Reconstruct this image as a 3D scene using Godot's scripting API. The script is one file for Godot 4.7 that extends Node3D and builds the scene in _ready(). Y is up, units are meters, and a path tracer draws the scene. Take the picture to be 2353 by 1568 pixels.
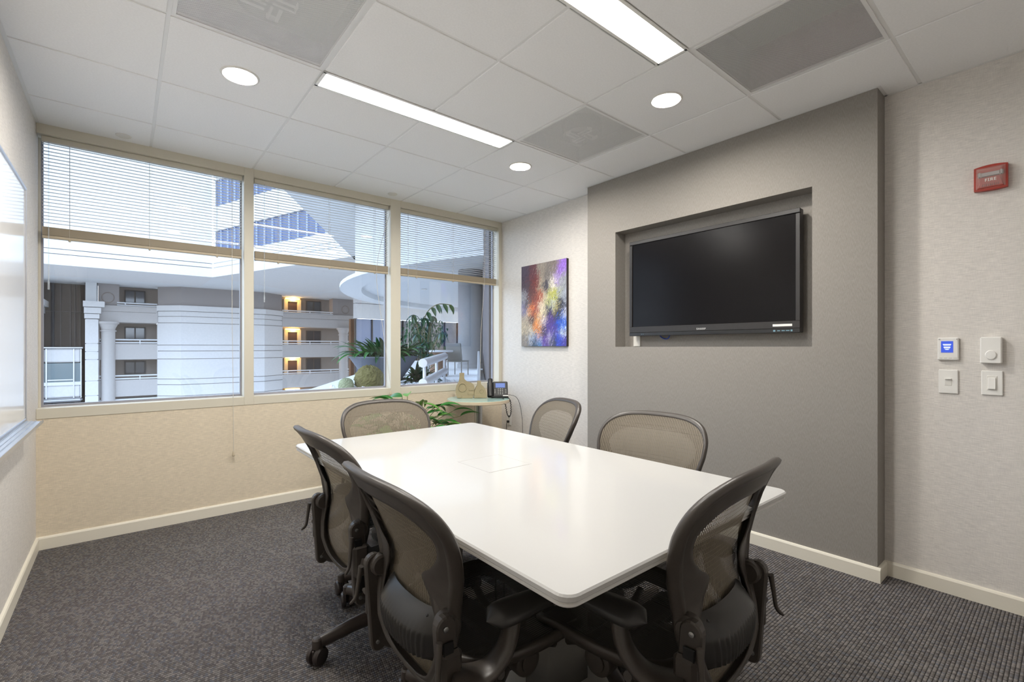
extends Node3D

const CH := 2.565           # ceiling height
const WX0 := -0.545         # left wall face
const WX1 := 3.01           # right wall face
const WZ0 := -0.415         # window wall face
const WZ1 := 4.40           # back wall face
const T := 0.6096           # ceiling module

var M := {}
var taken := {}
var rng := RandomNumberGenerator.new()
var strip_energy := 0.52
var down_energy := 0.84


# ------------------------------------------------------------ mesh building
class MB:
	var v := PackedVector3Array()
	var n := PackedVector3Array()
	var t := PackedVector2Array()
	var i := PackedInt32Array()

	func flat(pts: Array, out: Vector3, uvs: Array = []) -> void:
		var a: Vector3 = pts[0]
		var g := Vector3.ZERO
		for k in range(1, pts.size() - 1):
			g += (pts[k + 1] - a).cross(pts[k] - a)
		var turn := g.dot(out) < 0.0
		if turn:
			g = -g
		g = g.normalized()
		var base := v.size()
		for k in pts.size():
			v.append(pts[k])
			n.append(g)
			t.append(uvs[k] if uvs.size() else Vector2.ZERO)
		for k in range(1, pts.size() - 1):
			i.append(base)
			i.append(base + (k + 1 if turn else k))
			i.append(base + (k if turn else k + 1))

	func box(c: Vector3, s: Vector3, b := 0.0, basis := Basis()) -> void:
		var h := s * 0.5
		b = minf(b, minf(h.x, minf(h.y, h.z)) * 0.98)
		var at := func(p: Vector3) -> Vector3: return c + basis * p
		for ax in 3:
			var a1 := (ax + 1) % 3
			var a2 := (ax + 2) % 3
			for sg in [-1.0, 1.0]:
				var q := []
				for e in [[-1, -1], [1, -1], [1, 1], [-1, 1]]:
					var p := Vector3.ZERO
					p[ax] = sg * h[ax]
					p[a1] = e[0] * (h[a1] - b)
					p[a2] = e[1] * (h[a2] - b)
					q.append(at.call(p))
				var o := Vector3.ZERO
				o[ax] = sg
				flat(q, basis * o)
		if b <= 0.0:
			return
		for ax in 3:
			var a1 := (ax + 1) % 3
			var a2 := (ax + 2) % 3
			for s1 in [-1.0, 1.0]:
				for s2 in [-1.0, 1.0]:
					var q := []
					for e in [[-1, 0], [1, 0], [1, 1], [-1, 1]]:
						var p := Vector3.ZERO
						p[ax] = e[0] * (h[ax] - b)
						p[a1] = s1 * (h[a1] - (b if e[1] else 0.0))
						p[a2] = s2 * (h[a2] - (0.0 if e[1] else b))
						q.append(at.call(p))
					var o := Vector3.ZERO
					o[a1] = s1
					o[a2] = s2
					flat(q, basis * o)
		for sx in [-1.0, 1.0]:
			for sy in [-1.0, 1.0]:
				for sz in [-1.0, 1.0]:
					var sg := Vector3(sx, sy, sz)
					flat([at.call(sg * Vector3(h.x, h.y - b, h.z - b)), at.call(sg * Vector3(h.x - b, h.y, h.z - b)), at.call(sg * Vector3(h.x - b, h.y - b, h.z))], basis * sg)

	func span(x0: float, x1: float, y0: float, y1: float, z0: float, z1: float, b := 0.0) -> void:
		box(Vector3((x0 + x1) / 2, (y0 + y1) / 2, (z0 + z1) / 2), Vector3(absf(x1 - x0), absf(y1 - y0), absf(z1 - z0)), b)

	# a smooth surface through rows of points
	func grid(rows: Array, close_rows := false, close_cols := false, uv := false) -> void:
		var R := rows.size()
		var C: int = rows[0].size()
		var base := v.size()
		for r in R:
			for c in C:
				var up: Vector3 = rows[(r + 1) % R if close_rows else mini(r + 1, R - 1)][c] - rows[(r - 1 + R) % R if close_rows else maxi(r - 1, 0)][c]
				var ac: Vector3 = rows[r][(c + 1) % C if close_cols else mini(c + 1, C - 1)] - rows[r][(c - 1 + C) % C if close_cols else maxi(c - 1, 0)]
				var g := up.cross(ac)
				if g.length_squared() < 1e-16:
					var r2 := r + (1 if r < R / 2 else -1)
					up = rows[clampi(r2 + 1, 0, R - 1)][c] - rows[clampi(r2 - 1, 0, R - 1)][c]
					ac = rows[r2][(c + 1) % C if close_cols else mini(c + 1, C - 1)] - rows[r2][(c - 1 + C) % C if close_cols else maxi(c - 1, 0)]
					g = up.cross(ac)
				v.append(rows[r][c])
				n.append(g.normalized() if g.length_squared() > 1e-20 else Vector3.UP)
				t.append(Vector2(float(c) / maxi(C - 1, 1), float(r) / maxi(R - 1, 1)) if uv else Vector2.ZERO)
		for r in (R if close_rows else R - 1):
			for c in (C if close_cols else C - 1):
				var a := base + r * C + c
				var b := base + r * C + (c + 1) % C
				var d := base + ((r + 1) % R) * C + c
				var e := base + ((r + 1) % R) * C + (c + 1) % C
				i.append_array(PackedInt32Array([a, b, d, b, e, d]))

	# sweep an ellipse (or a number of them) along a path; rad may be a number, or an array of Vector2 (side, up)
	func tube(path: Array, rad, segs := 10, closed := false, up := Vector3.UP, caps := true) -> void:
		var N := path.size()
		var rows := []
		var ref := up
		for k in N:
			var d: Vector3 = (path[(k + 1) % N] - path[(k - 1 + N) % N]) if closed else (path[mini(k + 1, N - 1)] - path[maxi(k - 1, 0)])
			d = d.normalized()
			var side := d.cross(ref)
			if side.length() < 0.05:
				side = d.cross(Vector3.RIGHT if absf(d.x) < 0.8 else Vector3.BACK)
			side = side.normalized()
			var u2 := side.cross(d).normalized()
			ref = u2 if up == Vector3.ZERO else up
			var rr: Vector2 = Vector2(rad, rad) if (rad is float or rad is int) else rad[k]
			var row := []
			for s in segs:
				var a := TAU * s / segs
				row.append(path[k] + side * cos(a) * rr.x + u2 * sin(a) * rr.y)
			rows.append(row)
		grid(rows, closed, true)
		if not closed and caps:
			for e in [0, N - 1]:
				var out: Vector3 = path[0] - path[1] if e == 0 else path[N - 1] - path[N - 2]
				flat(rows[e], out)

	# profile of (radius, height) turned about an axis; corners sharper than about 30 degrees stay sharp
	func lathe(profile: Array, segs := 24, c := Vector3.ZERO, basis := Basis()) -> void:
		var part := [profile[0]]
		for k in range(1, profile.size()):
			part.append(profile[k])
			var last := k == profile.size() - 1
			var sharp := false
			if not last:
				var d0: Vector2 = (profile[k] - profile[k - 1]).normalized()
				var d1: Vector2 = (profile[k + 1] - profile[k]).normalized()
				sharp = d0.dot(d1) < 0.86
			if last or sharp:
				var rows := []
				for p in part:
					var row := []
					for s in segs:
						var a := TAU * s / segs
						row.append(c + basis * Vector3(cos(a) * p.x, p.y, sin(a) * p.x))
					rows.append(row)
				grid(rows, false, true)
				part = [profile[k]]

	func cyl(a: Vector3, b: Vector3, r: float, segs := 16, bevel := 0.0) -> void:
		var y := (b - a).normalized()
		var x := y.cross(Vector3.UP if absf(y.y) < 0.9 else Vector3.RIGHT).normalized()
		var bs := Basis(x, y, x.cross(y))
		var L := (b - a).length()
		var pr := [Vector2(0, 0), Vector2(r, 0), Vector2(r, L), Vector2(0, L)]
		if bevel > 0.0:
			pr = [Vector2(0, 0), Vector2(r - bevel, 0), Vector2(r - bevel * 0.3, bevel * 0.3), Vector2(r, bevel), Vector2(r, L - bevel), Vector2(r - bevel * 0.3, L - bevel * 0.3), Vector2(r - bevel, L), Vector2(0, L)]
		lathe(pr, segs, a, bs)

	# a flat outline with thickness: basis columns are the outline's x, y and its depth direction
	func slab(poly: PackedVector2Array, depth: float, c: Vector3, basis: Basis, bevel := 0.0) -> void:
		var inner := poly
		if bevel > 0.0:
			var off := Geometry2D.offset_polygon(poly, -bevel, Geometry2D.JOIN_MITER)
			if off.size() == 1 and off[0].size() == poly.size():
				inner = _aligned(poly, off[0])
			else:
				bevel = 0.0
		var P := func(p: Vector2, z: float) -> Vector3: return c + basis * Vector3(p.x, p.y, z)
		var tri := Geometry2D.triangulate_polygon(inner)
		for side in [0.0, depth]:
			for k in range(0, tri.size(), 3):
				flat([P.call(inner[tri[k]], side), P.call(inner[tri[k + 1]], side), P.call(inner[tri[k + 2]], side)], basis.z * (1.0 if side > 0.0 else -1.0))
		var cen := Vector2.ZERO
		for p in poly:
			cen += p / poly.size()
		var cw := Geometry2D.is_polygon_clockwise(poly)
		for k in poly.size():
			var a := poly[k]
			var b := poly[(k + 1) % poly.size()]
			var e := (b - a)
			var o2 := Vector2(e.y, -e.x) * (-1.0 if cw else 1.0)
			var o := basis * Vector3(o2.x, o2.y, 0)
			flat([P.call(a, bevel), P.call(b, bevel), P.call(b, depth - bevel), P.call(a, depth - bevel)], o)
			if bevel > 0.0:
				var ia := inner[k]
				var ib := inner[(k + 1) % poly.size()]
				flat([P.call(a, bevel), P.call(b, bevel), P.call(ib, 0.0), P.call(ia, 0.0)], o - basis.z * o.length())
				flat([P.call(a, depth - bevel), P.call(b, depth - bevel), P.call(ib, depth), P.call(ia, depth)], o + basis.z * o.length())

	func _aligned(poly: PackedVector2Array, off: PackedVector2Array) -> PackedVector2Array:
		var best := 0
		var bd := 1e9
		for k in off.size():
			var d := off[k].distance_to(poly[0])
			if d < bd:
				bd = d
				best = k
		var same := Geometry2D.is_polygon_clockwise(poly) == Geometry2D.is_polygon_clockwise(off)
		var r := PackedVector2Array()
		for k in off.size():
			r.append(off[(best + (k if same else -k) + off.size() * 2) % off.size()])
		return r

	func mesh() -> ArrayMesh:
		var a := []
		a.resize(Mesh.ARRAY_MAX)
		a[Mesh.ARRAY_VERTEX] = v
		a[Mesh.ARRAY_NORMAL] = n
		a[Mesh.ARRAY_TEX_UV] = t
		a[Mesh.ARRAY_INDEX] = i
		var m := ArrayMesh.new()
		m.add_surface_from_arrays(Mesh.PRIMITIVE_TRIANGLES, a)
		return m


func numbered(called: String) -> String:
	if not taken.has(called):
		taken[called] = 0
		return called
	taken[called] += 1
	return "%s_%03d" % [called, taken[called]]


func tag(o: Node, label: String, category: String, group := "", kind := "") -> Node:
	if label:
		o.set_meta("label", label)
	if category:
		o.set_meta("category", category)
	if group:
		o.set_meta("group", group)
	if kind:
		o.set_meta("kind", kind)
	return o


func thing(called: String, label: String, category: String, at := Vector3.ZERO, turn := 0.0, group := "") -> Node3D:
	var o := Node3D.new()
	o.name = numbered(called)
	add_child(o)
	o.position = at
	o.rotation.y = turn
	tag(o, label, category, group)
	return o


func put(called: String, mesh: Mesh, mat: Material, parent: Node, at := Vector3.ZERO) -> MeshInstance3D:
	var o := MeshInstance3D.new()
	o.mesh = mesh
	o.material_override = null
	for s in mesh.get_surface_count():
		o.set_surface_override_material(s, mat)
	o.name = called if parent != self else numbered(called)
	parent.add_child(o, true)
	o.position = at
	return o


func obj(called: String, mb: MB, mat: Material, parent: Node = self, at := Vector3.ZERO) -> MeshInstance3D:
	return put(called, mb.mesh(), mat, parent, at)


func structure(called: String, label: String) -> Node3D:
	var o := Node3D.new()
	o.name = numbered(called)
	add_child(o)
	tag(o, label, "", "", "structure")
	return o


func copy(o: Node3D, label := "") -> Node3D:
	var base := String(o.name)
	var c := o.duplicate() as Node3D
	c.name = numbered(base)
	add_child(c)
	if label:
		c.set_meta("label", label)
	return c


# smooth line through control points
func curve2(pts: Array, per := 6, closed := false) -> Array:
	var out := []
	var N := pts.size()
	for k in (N if closed else N - 1):
		var p0 = pts[(k - 1 + N) % N] if closed else pts[maxi(k - 1, 0)]
		var p1 = pts[k]
		var p2 = pts[(k + 1) % N] if closed else pts[mini(k + 1, N - 1)]
		var p3 = pts[(k + 2) % N] if closed else pts[mini(k + 2, N - 1)]
		for s in per:
			var t := float(s) / per
			out.append(0.5 * ((2.0 * p1) + (p2 - p0) * t + (2.0 * p0 - 5.0 * p1 + 4.0 * p2 - p3) * t * t + (3.0 * p1 - p0 - 3.0 * p2 + p3) * t * t * t))
	if not closed:
		out.append(pts[N - 1])
	return out


func table_lookup(tab: Array, x: float) -> float:
	if x <= tab[0].x:
		return tab[0].y
	for k in range(1, tab.size()):
		if x <= tab[k].x:
			var f: float = (x - tab[k - 1].x) / (tab[k].x - tab[k - 1].x)
			return lerpf(tab[k - 1].y, tab[k].y, f)
	return tab[tab.size() - 1].y


func rounded_rect(w: float, h: float, r: float, n := 4) -> PackedVector2Array:
	var p := PackedVector2Array()
	for q in 4:
		var c := Vector2((w / 2 - r) * (1 if q in [0, 3] else -1), (h / 2 - r) * (1 if q in [0, 1] else -1))
		for k in n + 1:
			var a := PI / 2 * (q + float(k) / n)
			p.append(c + Vector2(cos(a), sin(a)) * r)
	return p


# ------------------------------------------------------------ materials
func mat(c: Color, rough := 0.6, metal := 0.0, spec := 0.5) -> StandardMaterial3D:
	var m := StandardMaterial3D.new()
	m.albedo_color = c
	m.roughness = rough
	m.metallic = metal
	m.metallic_specular = spec
	return m


func rgb8(r: float, g: float, b: float) -> Color:
	return Color(r / 255.0, g / 255.0, b / 255.0)


func triplanar(m: StandardMaterial3D, tex: Texture2D, size: float) -> StandardMaterial3D:
	m.albedo_texture = tex
	m.uv1_triplanar = true
	m.uv1_world_triplanar = true
	m.uv1_triplanar_sharpness = 8.0
	m.uv1_scale = Vector3.ONE / size
	return m


func noise_image(w: int, h: int, seed_: int, freq: float, octaves := 3) -> Image:
	var f := FastNoiseLite.new()
	f.seed = seed_
	f.frequency = freq
	f.fractal_octaves = octaves
	return f.get_seamless_image(w, h)


# woven wallpaper: long horizontal slubs over a fine weave
func weave_texture(base: Color, slub: float, fine: float, seed_: int, stretch := 26) -> ImageTexture:
	var W := 768
	var a := noise_image(W / stretch, W, seed_, 0.42, 2)
	a.resize(W, W, Image.INTERPOLATE_CUBIC)
	var b := noise_image(W, W / 10, seed_ + 3, 0.2, 3)
	b.resize(W, W, Image.INTERPOLATE_CUBIC)
	var c := noise_image(W, W, seed_ + 7, 0.35, 2)
	var big := noise_image(W, W, seed_ + 11, 0.01, 2)
	var da := a.get_data()
	var db := b.get_data()
	var dc := c.get_data()
	var dd := big.get_data()
	var out := PackedByteArray()
	out.resize(W * W * 3)
	for k in W * W:
		var s := 1.0 + slub * (da[k] / 255.0 - 0.5) + fine * (db[k] / 255.0 - 0.5) + fine * (dc[k] / 255.0 - 0.5) + 0.015 * (dd[k] / 255.0 - 0.5)
		out[k * 3] = clampi(int(base.r * 255.0 * s), 0, 255)
		out[k * 3 + 1] = clampi(int(base.g * 255.0 * s), 0, 255)
		out[k * 3 + 2] = clampi(int(base.b * 255.0 * s), 0, 255)
	return ImageTexture.create_from_image(Image.create_from_data(W, W, false, Image.FORMAT_RGB8, out))


func speckle_texture(base: Color, amp: float, seed_: int, W := 512) -> ImageTexture:
	var c := noise_image(W, W, seed_, 0.4, 2).get_data()
	var d := noise_image(W, W, seed_ + 5, 0.05, 3).get_data()
	var out := PackedByteArray()
	out.resize(W * W * 3)
	for k in W * W:
		var s := 1.0 + amp * (c[k] / 255.0 - 0.5) + amp * 0.5 * (d[k] / 255.0 - 0.5)
		out[k * 3] = clampi(int(base.r * 255.0 * s), 0, 255)
		out[k * 3 + 1] = clampi(int(base.g * 255.0 * s), 0, 255)
		out[k * 3 + 2] = clampi(int(base.b * 255.0 * s), 0, 255)
	return ImageTexture.create_from_image(Image.create_from_data(W, W, false, Image.FORMAT_RGB8, out))


# loop-pile carpet: rows of heathered loops; returns [colour, height]
func carpet_textures() -> Array:
	var W := 960
	var rows := 40
	var rh := W / rows
	var ll := 15
	var r := RandomNumberGenerator.new()
	r.seed = 41
	var tones := [Color8(108, 103, 101), Color8(126, 122, 120), Color8(116, 111, 108), Color8(100, 96, 96), Color8(134, 129, 126), Color8(110, 110, 115)]
	var per := W / ll
	var loops := []
	for y in rows:
		var line := []
		for x in per:
			line.append(tones[r.randi() % tones.size()])
		loops.append(line)
	var nz := noise_image(W, W, 77, 0.3, 2).get_data()
	var col := PackedByteArray()
	col.resize(W * W * 3)
	var hgt := PackedByteArray()
	hgt.resize(W * W)
	for y in W:
		var row := y / rh
		var fy := (float(y % rh) + 0.5) / rh * 2.0 - 1.0
		for x in W:
			var xs := (x + (row % 3) * 5) % W
			var fx := (float(xs % ll) + 0.5) / ll * 2.0 - 1.0
			var h := clampf(1.0 - 0.75 * fy * fy - 0.35 * fx * fx, 0.0, 1.0)
			var k := y * W + x
			var g := nz[k] / 255.0
			hgt[k] = clampi(int((h * 0.8 + 0.2 * g) * 255.0), 0, 255)
			var c: Color = loops[row][xs / ll]
			var s := 0.72 + 0.56 * g
			if absf(fy) > 0.80:
				s *= 0.55 # shade in the gaps between rows, darkened into the colour
			col[k * 3] = clampi(int(c.r * 255.0 * s), 0, 255)
			col[k * 3 + 1] = clampi(int(c.g * 255.0 * s), 0, 255)
			col[k * 3 + 2] = clampi(int(c.b * 255.0 * s), 0, 255)
	return [ImageTexture.create_from_image(Image.create_from_data(W, W, false, Image.FORMAT_RGB8, col)), ImageTexture.create_from_image(Image.create_from_data(W, W, false, Image.FORMAT_L8, hgt))]


# punched sheet: staggered round holes, 4 x 2 per tile
func perforated_texture(c: Color, hole: float) -> ImageTexture:
	var W := 64
	var im := Image.create(W, W, false, Image.FORMAT_RGBA8)
	for y in W:
		for x in W:
			var d := 9.0
			for p in [Vector2(0, 0), Vector2(1, 0), Vector2(0, 1), Vector2(1, 1), Vector2(0.5, 0.5)]:
				d = minf(d, Vector2(x + 0.5, y + 0.5).distance_to(p * W) / W)
			im.set_pixel(x, y, Color(c.r, c.g, c.b, 0.0 if d < hole else 1.0))
	return ImageTexture.create_from_image(im)


# loose strokes of colour on the canvas
func painting_texture() -> ImageTexture:
	var W := 256
	var H := 328
	var wx := FastNoiseLite.new()
	wx.seed = 5
	wx.frequency = 0.022
	wx.fractal_octaves = 5
	var wy := FastNoiseLite.new()
	wy.seed = 9
	wy.frequency = 0.022
	wy.fractal_octaves = 5
	var dabs := [
		[0.10, 0.10, 70, 52, 66], [0.25, 0.12, 96, 48, 52], [0.22, 0.30, 98, 56, 54], [0.10, 0.26, 78, 62, 72], [0.33, 0.22, 120, 56, 50], [0.48, 0.10, 150, 138, 124], [0.62, 0.14, 120, 112, 106], [0.75, 0.08, 130, 118, 110], [0.88, 0.10, 150, 110, 205], [0.80, 0.20, 172, 150, 206],
		[0.45, 0.28, 176, 164, 142], [0.57, 0.30, 62, 58, 70], [0.70, 0.26, 222, 214, 200], [0.92, 0.26, 150, 152, 158], [0.05, 0.40, 150, 150, 156], [0.13, 0.47, 84, 74, 76], [0.30, 0.42, 120, 66, 56], [0.42, 0.40, 170, 84, 60], [0.55, 0.40, 206, 196, 170], [0.72, 0.38, 178, 178, 84], [0.86, 0.36, 168, 172, 168], [0.95, 0.42, 158, 164, 176],
		[0.06, 0.54, 126, 122, 152], [0.24, 0.54, 222, 112, 52], [0.33, 0.58, 150, 56, 40], [0.20, 0.58, 232, 180, 140], [0.45, 0.54, 230, 214, 190], [0.52, 0.60, 210, 196, 160], [0.64, 0.47, 190, 190, 110], [0.70, 0.52, 196, 206, 214], [0.64, 0.57, 44, 42, 62], [0.90, 0.52, 42, 44, 56], [0.82, 0.62, 40, 42, 58], [0.77, 0.56, 190, 172, 96], [0.96, 0.62, 186, 190, 214],
		[0.10, 0.66, 176, 160, 140], [0.24, 0.66, 70, 52, 50], [0.40, 0.66, 214, 170, 110], [0.36, 0.74, 226, 130, 58], [0.47, 0.70, 214, 200, 204], [0.68, 0.68, 78, 56, 128], [0.86, 0.72, 40, 84, 196], [0.62, 0.76, 84, 62, 140], [0.95, 0.74, 52, 96, 206],
		[0.08, 0.80, 180, 166, 142], [0.22, 0.80, 186, 172, 150], [0.42, 0.80, 220, 150, 90], [0.52, 0.82, 66, 60, 90], [0.72, 0.82, 70, 58, 150], [0.94, 0.84, 190, 200, 214], [0.10, 0.92, 132, 124, 116], [0.25, 0.91, 168, 178, 200], [0.32, 0.96, 44, 50, 62], [0.40, 0.92, 176, 160, 200], [0.38, 0.98, 60, 130, 180], [0.54, 0.94, 92, 64, 150], [0.66, 0.90, 190, 178, 214], [0.72, 0.94, 50, 56, 80], [0.84, 0.94, 52, 74, 190], [0.96, 0.95, 70, 62, 150],
	]
	# a soft ground of colour, then many short dry strokes over it
	var r := RandomNumberGenerator.new()
	r.seed = 19
	var at := func(u: float, v: float) -> Color:
		var acc := Vector3.ZERO
		var sum := 0.0
		for d in dabs:
			var dx: float = u - d[0]
			var dy: float = (v - d[1]) * 1.1
			var w := exp(-(dx * dx + dy * dy) / 0.0038) + 1e-6
			acc += Vector3(d[2], d[3], d[4]) * w
			sum += w
		acc /= sum
		return rgb8(acc.x, acc.y, acc.z)
	var im := Image.create(W, H, false, Image.FORMAT_RGB8)
	for y in range(0, H, 2):
		for x in range(0, W, 2):
			var px := float(x) / W + 0.05 * wx.get_noise_2d(x * 1.4 + y * 0.5, y - x * 0.5)
			var py := float(y) / H + 0.05 * wy.get_noise_2d(x * 1.4 + y * 0.5, y - x * 0.5)
			im.fill_rect(Rect2i(x, y, 2, 2), at.call(px, py))
	for k in 5200:
		var u := r.randf()
		var v := r.randf()
		var c: Color = at.call(clampf(u + r.randfn() * 0.045, 0.0, 1.0), clampf(v + r.randfn() * 0.045, 0.0, 1.0))
		var lift := r.randf_range(0.78, 1.24)
		c = Color(clampf(c.r * lift, 0, 1), clampf(c.g * lift, 0, 1), clampf(c.b * lift, 0, 1))
		var ang := -1.1 + 0.9 * wx.get_noise_2d(u * 160.0, v * 160.0) + r.randf_range(-0.4, 0.4)
		var n := r.randi_range(3, 13)
		var wd := r.randi_range(1, 2)
		for q in n:
			var xx := int(u * W + cos(ang) * q)
			var yy := int(v * H + sin(ang) * q)
			if xx >= 0 and yy >= 0 and xx < W - 1 and yy < H - 1 and r.randf() < 0.8:
				im.fill_rect(Rect2i(xx, yy, wd, wd), c)
	return ImageTexture.create_from_image(im)


func glow(c: Color, e: float) -> StandardMaterial3D:
	var m := mat(Color(0.9, 0.9, 0.9), 0.5)
	m.emission_enabled = true
	m.emission = c
	m.emission_energy_multiplier = e
	return m


func make_materials() -> void:
	M.wall = triplanar(mat(Color.WHITE, 0.75, 0.0, 0.3), weave_texture(rgb8(219, 214, 208), 0.20, 0.06, 3), 0.62)
	M.wall_lamp_tinted = triplanar(mat(Color.WHITE, 0.75, 0.0, 0.3), weave_texture(rgb8(220, 207, 185), 0.20, 0.06, 5), 0.62)  # same wallpaper, with warm lamplight tinted into its colour
	M.feature = triplanar(mat(Color.WHITE, 0.8, 0.0, 0.3), weave_texture(rgb8(146, 141, 135), 0.12, 0.17, 21, 5), 0.42)
	M.carpet = mat(Color.WHITE, 0.95, 0.0, 0.2)
	var cp := carpet_textures()
	triplanar(M.carpet, cp[0], 0.50)
	M.carpet.heightmap_enabled = true
	M.carpet.heightmap_texture = cp[1]
	M.carpet.heightmap_scale = 0.8
	M.tile = triplanar(mat(Color.WHITE, 0.9, 0.0, 0.2), speckle_texture(rgb8(244, 243, 242), 0.05, 15), 0.30)
	M.tee = mat(rgb8(232, 231, 229), 0.5)
	M.trim = mat(rgb8(229, 223, 208), 0.4)
	M.frame = mat(rgb8(212, 206, 190), 0.42)
	M.slat = mat(rgb8(226, 224, 218), 0.4)
	M.slat.backlight_enabled = true
	M.slat.backlight = Color(0.25, 0.25, 0.25)
	M.rail = mat(rgb8(190, 176, 152), 0.45)
	M.cord = mat(rgb8(206, 200, 188), 0.7)
	M.clear = mat(Color(0.9, 0.93, 0.95, 0.25), 0.1)
	M.clear.transparency = BaseMaterial3D.TRANSPARENCY_ALPHA
	M.glass = mat(Color(1, 1, 1, 0.0), 0.0)
	M.glass.transparency = BaseMaterial3D.TRANSPARENCY_ALPHA
	M.board = mat(rgb8(240, 241, 243), 0.12)
	M.alu = mat(rgb8(200, 202, 206), 0.32, 0.85)
	M.steel = mat(rgb8(176, 176, 174), 0.3, 1.0)
	M.tabletop = mat(rgb8(190, 189, 187), 0.10, 0.0, 0.36)
	M.tableedge = mat(rgb8(214, 212, 208), 0.4)
	M.pedestal = mat(rgb8(120, 118, 114), 0.5)
	M.white = mat(rgb8(236, 234, 229), 0.4)
	M.white2 = mat(rgb8(226, 223, 216), 0.45)
	M.nylon = triplanar(mat(Color.WHITE, 0.38, 0.0, 0.5), speckle_texture(rgb8(66, 60, 55), 0.16, 61, 256), 0.06)
	M.nylon.uv1_world_triplanar = false
	M.leg = mat(rgb8(68, 60, 55), 0.34)
	M.mesh = mat(rgb8(114, 104, 88), 0.6)
	M.wheel = mat(rgb8(52, 44, 42), 0.4)
	M.black = mat(rgb8(26, 25, 25), 0.35)
	M.rubber = mat(rgb8(30, 29, 28), 0.6)
	M.bezel = mat(rgb8(38, 35, 34), 0.42)
	M.screen = mat(rgb8(10, 7, 8), 0.24, 0.0, 0.3)
	M.leaf = mat(rgb8(44, 108, 40), 0.32)
	M.leaf.backlight_enabled = true
	M.leaf.backlight = Color(0.10, 0.22, 0.05)
	M.leaf2 = mat(rgb8(96, 150, 62), 0.34)
	M.leaf2.backlight_enabled = true
	M.leaf2.backlight = Color(0.18, 0.26, 0.06)
	M.leaf3 = mat(rgb8(30, 74, 34), 0.3)
	M.leaf4 = mat(rgb8(58, 96, 92), 0.3)
	M.stem = mat(rgb8(96, 92, 54), 0.6)
	M.soil = triplanar(mat(Color.WHITE, 0.95), speckle_texture(rgb8(52, 42, 34), 0.5, 90, 128), 0.1)
	M.clay = triplanar(mat(Color.WHITE, 0.75), speckle_texture(rgb8(160, 146, 116), 0.2, 71, 256), 0.08)
	M.glasstop = mat(rgb8(176, 206, 196), 0.12)
	M.tan = mat(rgb8(206, 190, 164), 0.5)
	# outdoors
	M.stucco = triplanar(mat(Color.WHITE, 0.8), speckle_texture(rgb8(217, 216, 216), 0.05, 101, 256), 3.0)
	M.stucco2 = triplanar(mat(Color.WHITE, 0.8), speckle_texture(rgb8(186, 182, 180), 0.05, 102, 256), 3.0)
	M.taupe = mat(rgb8(146, 136, 128), 0.8)
	M.soffit = mat(rgb8(218, 220, 222), 0.85)
	M.window = mat(rgb8(58, 62, 70), 0.08, 0.0, 0.8)
	M.bluewindow = mat(rgb8(84, 98, 134), 0.1, 0.0, 0.6)
	M.door = mat(rgb8(58, 36, 28), 0.5)
	M.shaft = triplanar(mat(Color.WHITE, 0.7), speckle_texture(rgb8(62, 52, 48), 0.3, 103, 128), 1.5)
	M.brown = triplanar(mat(Color.WHITE, 0.6), speckle_texture(rgb8(112, 78, 52), 0.3, 104, 128), 1.6)
	M.gravel = triplanar(mat(Color.WHITE, 0.9), speckle_texture(rgb8(236, 237, 240), 0.16, 105, 256), 0.25)
	M.pebble = mat(rgb8(238, 238, 240), 0.6)
	M.planter = triplanar(mat(Color.WHITE, 0.6), speckle_texture(rgb8(96, 102, 116), 0.14, 106, 256), 0.5)
	M.moss = triplanar(mat(Color.WHITE, 0.95), speckle_texture(rgb8(112, 104, 62), 1.3, 107, 256), 0.14)
	M.moss2 = triplanar(mat(Color.WHITE, 0.95), speckle_texture(rgb8(150, 154, 122), 1.0, 108, 256), 0.1)
	M.graycol = triplanar(mat(Color.WHITE, 0.7), speckle_texture(rgb8(146, 146, 148), 0.06, 109, 256), 1.0)
	M.darkwall = triplanar(mat(Color.WHITE, 0.8), speckle_texture(rgb8(98, 92, 96), 0.08, 110, 256), 0.6)
	M.strip_glow = glow(Color(1.0, 0.975, 0.94), 2.2)
	M.down_glow = glow(Color(1.0, 0.96, 0.90), 2.0)
	M.perf = perforated(rgb8(228, 227, 225), 0.19)
	M.perf_open = perforated(rgb8(228, 227, 225), 0.265)
	M.plenum = mat(rgb8(150, 150, 150), 0.6)
	M.gasket = mat(rgb8(150, 150, 158), 0.5)
	M.seatmesh = mat(rgb8(60, 56, 52), 0.6)
	M.pad = mat(rgb8(46, 44, 42), 0.34)
	M.logo = mat(rgb8(190, 188, 184), 0.4, 0.4)
	M.icon = mat(rgb8(120, 160, 176), 0.5)
	M.bluecable = mat(rgb8(24, 60, 150), 0.4)
	M.canvas_edge = mat(rgb8(46, 36, 36), 0.7)
	M.canvas = mat(Color.WHITE, 0.55)
	M.canvas.albedo_texture = painting_texture()
	M.canvas.texture_repeat = false
	M.red = mat(rgb8(164, 54, 40), 0.4)
	M.darkred = mat(rgb8(118, 32, 24), 0.5)
	M.chrome = mat(rgb8(210, 212, 214), 0.15, 1.0)
	M.pane_thin = mat(Color(0.96, 0.9, 0.88, 0.18), 0.05)
	M.pane_thin.transparency = BaseMaterial3D.TRANSPARENCY_ALPHA
	M.bluescreen = glow(Color(0.20, 0.32, 0.78), 0.5)
	M.bluescreen.albedo_color = rgb8(30, 40, 90)
	M.screenprint = glow(Color(0.75, 0.85, 1.0), 0.6)
	M.phonescreen = glow(Color(0.35, 0.45, 0.72), 0.45)
	M.phonescreen.albedo_color = rgb8(60, 70, 96)
	M.keys = mat(rgb8(196, 194, 190), 0.5)
	M.cream = mat(rgb8(224, 208, 176), 0.7)
	M.doorlamp = glow(Color(1.0, 0.80, 0.45), 1.6)
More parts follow.
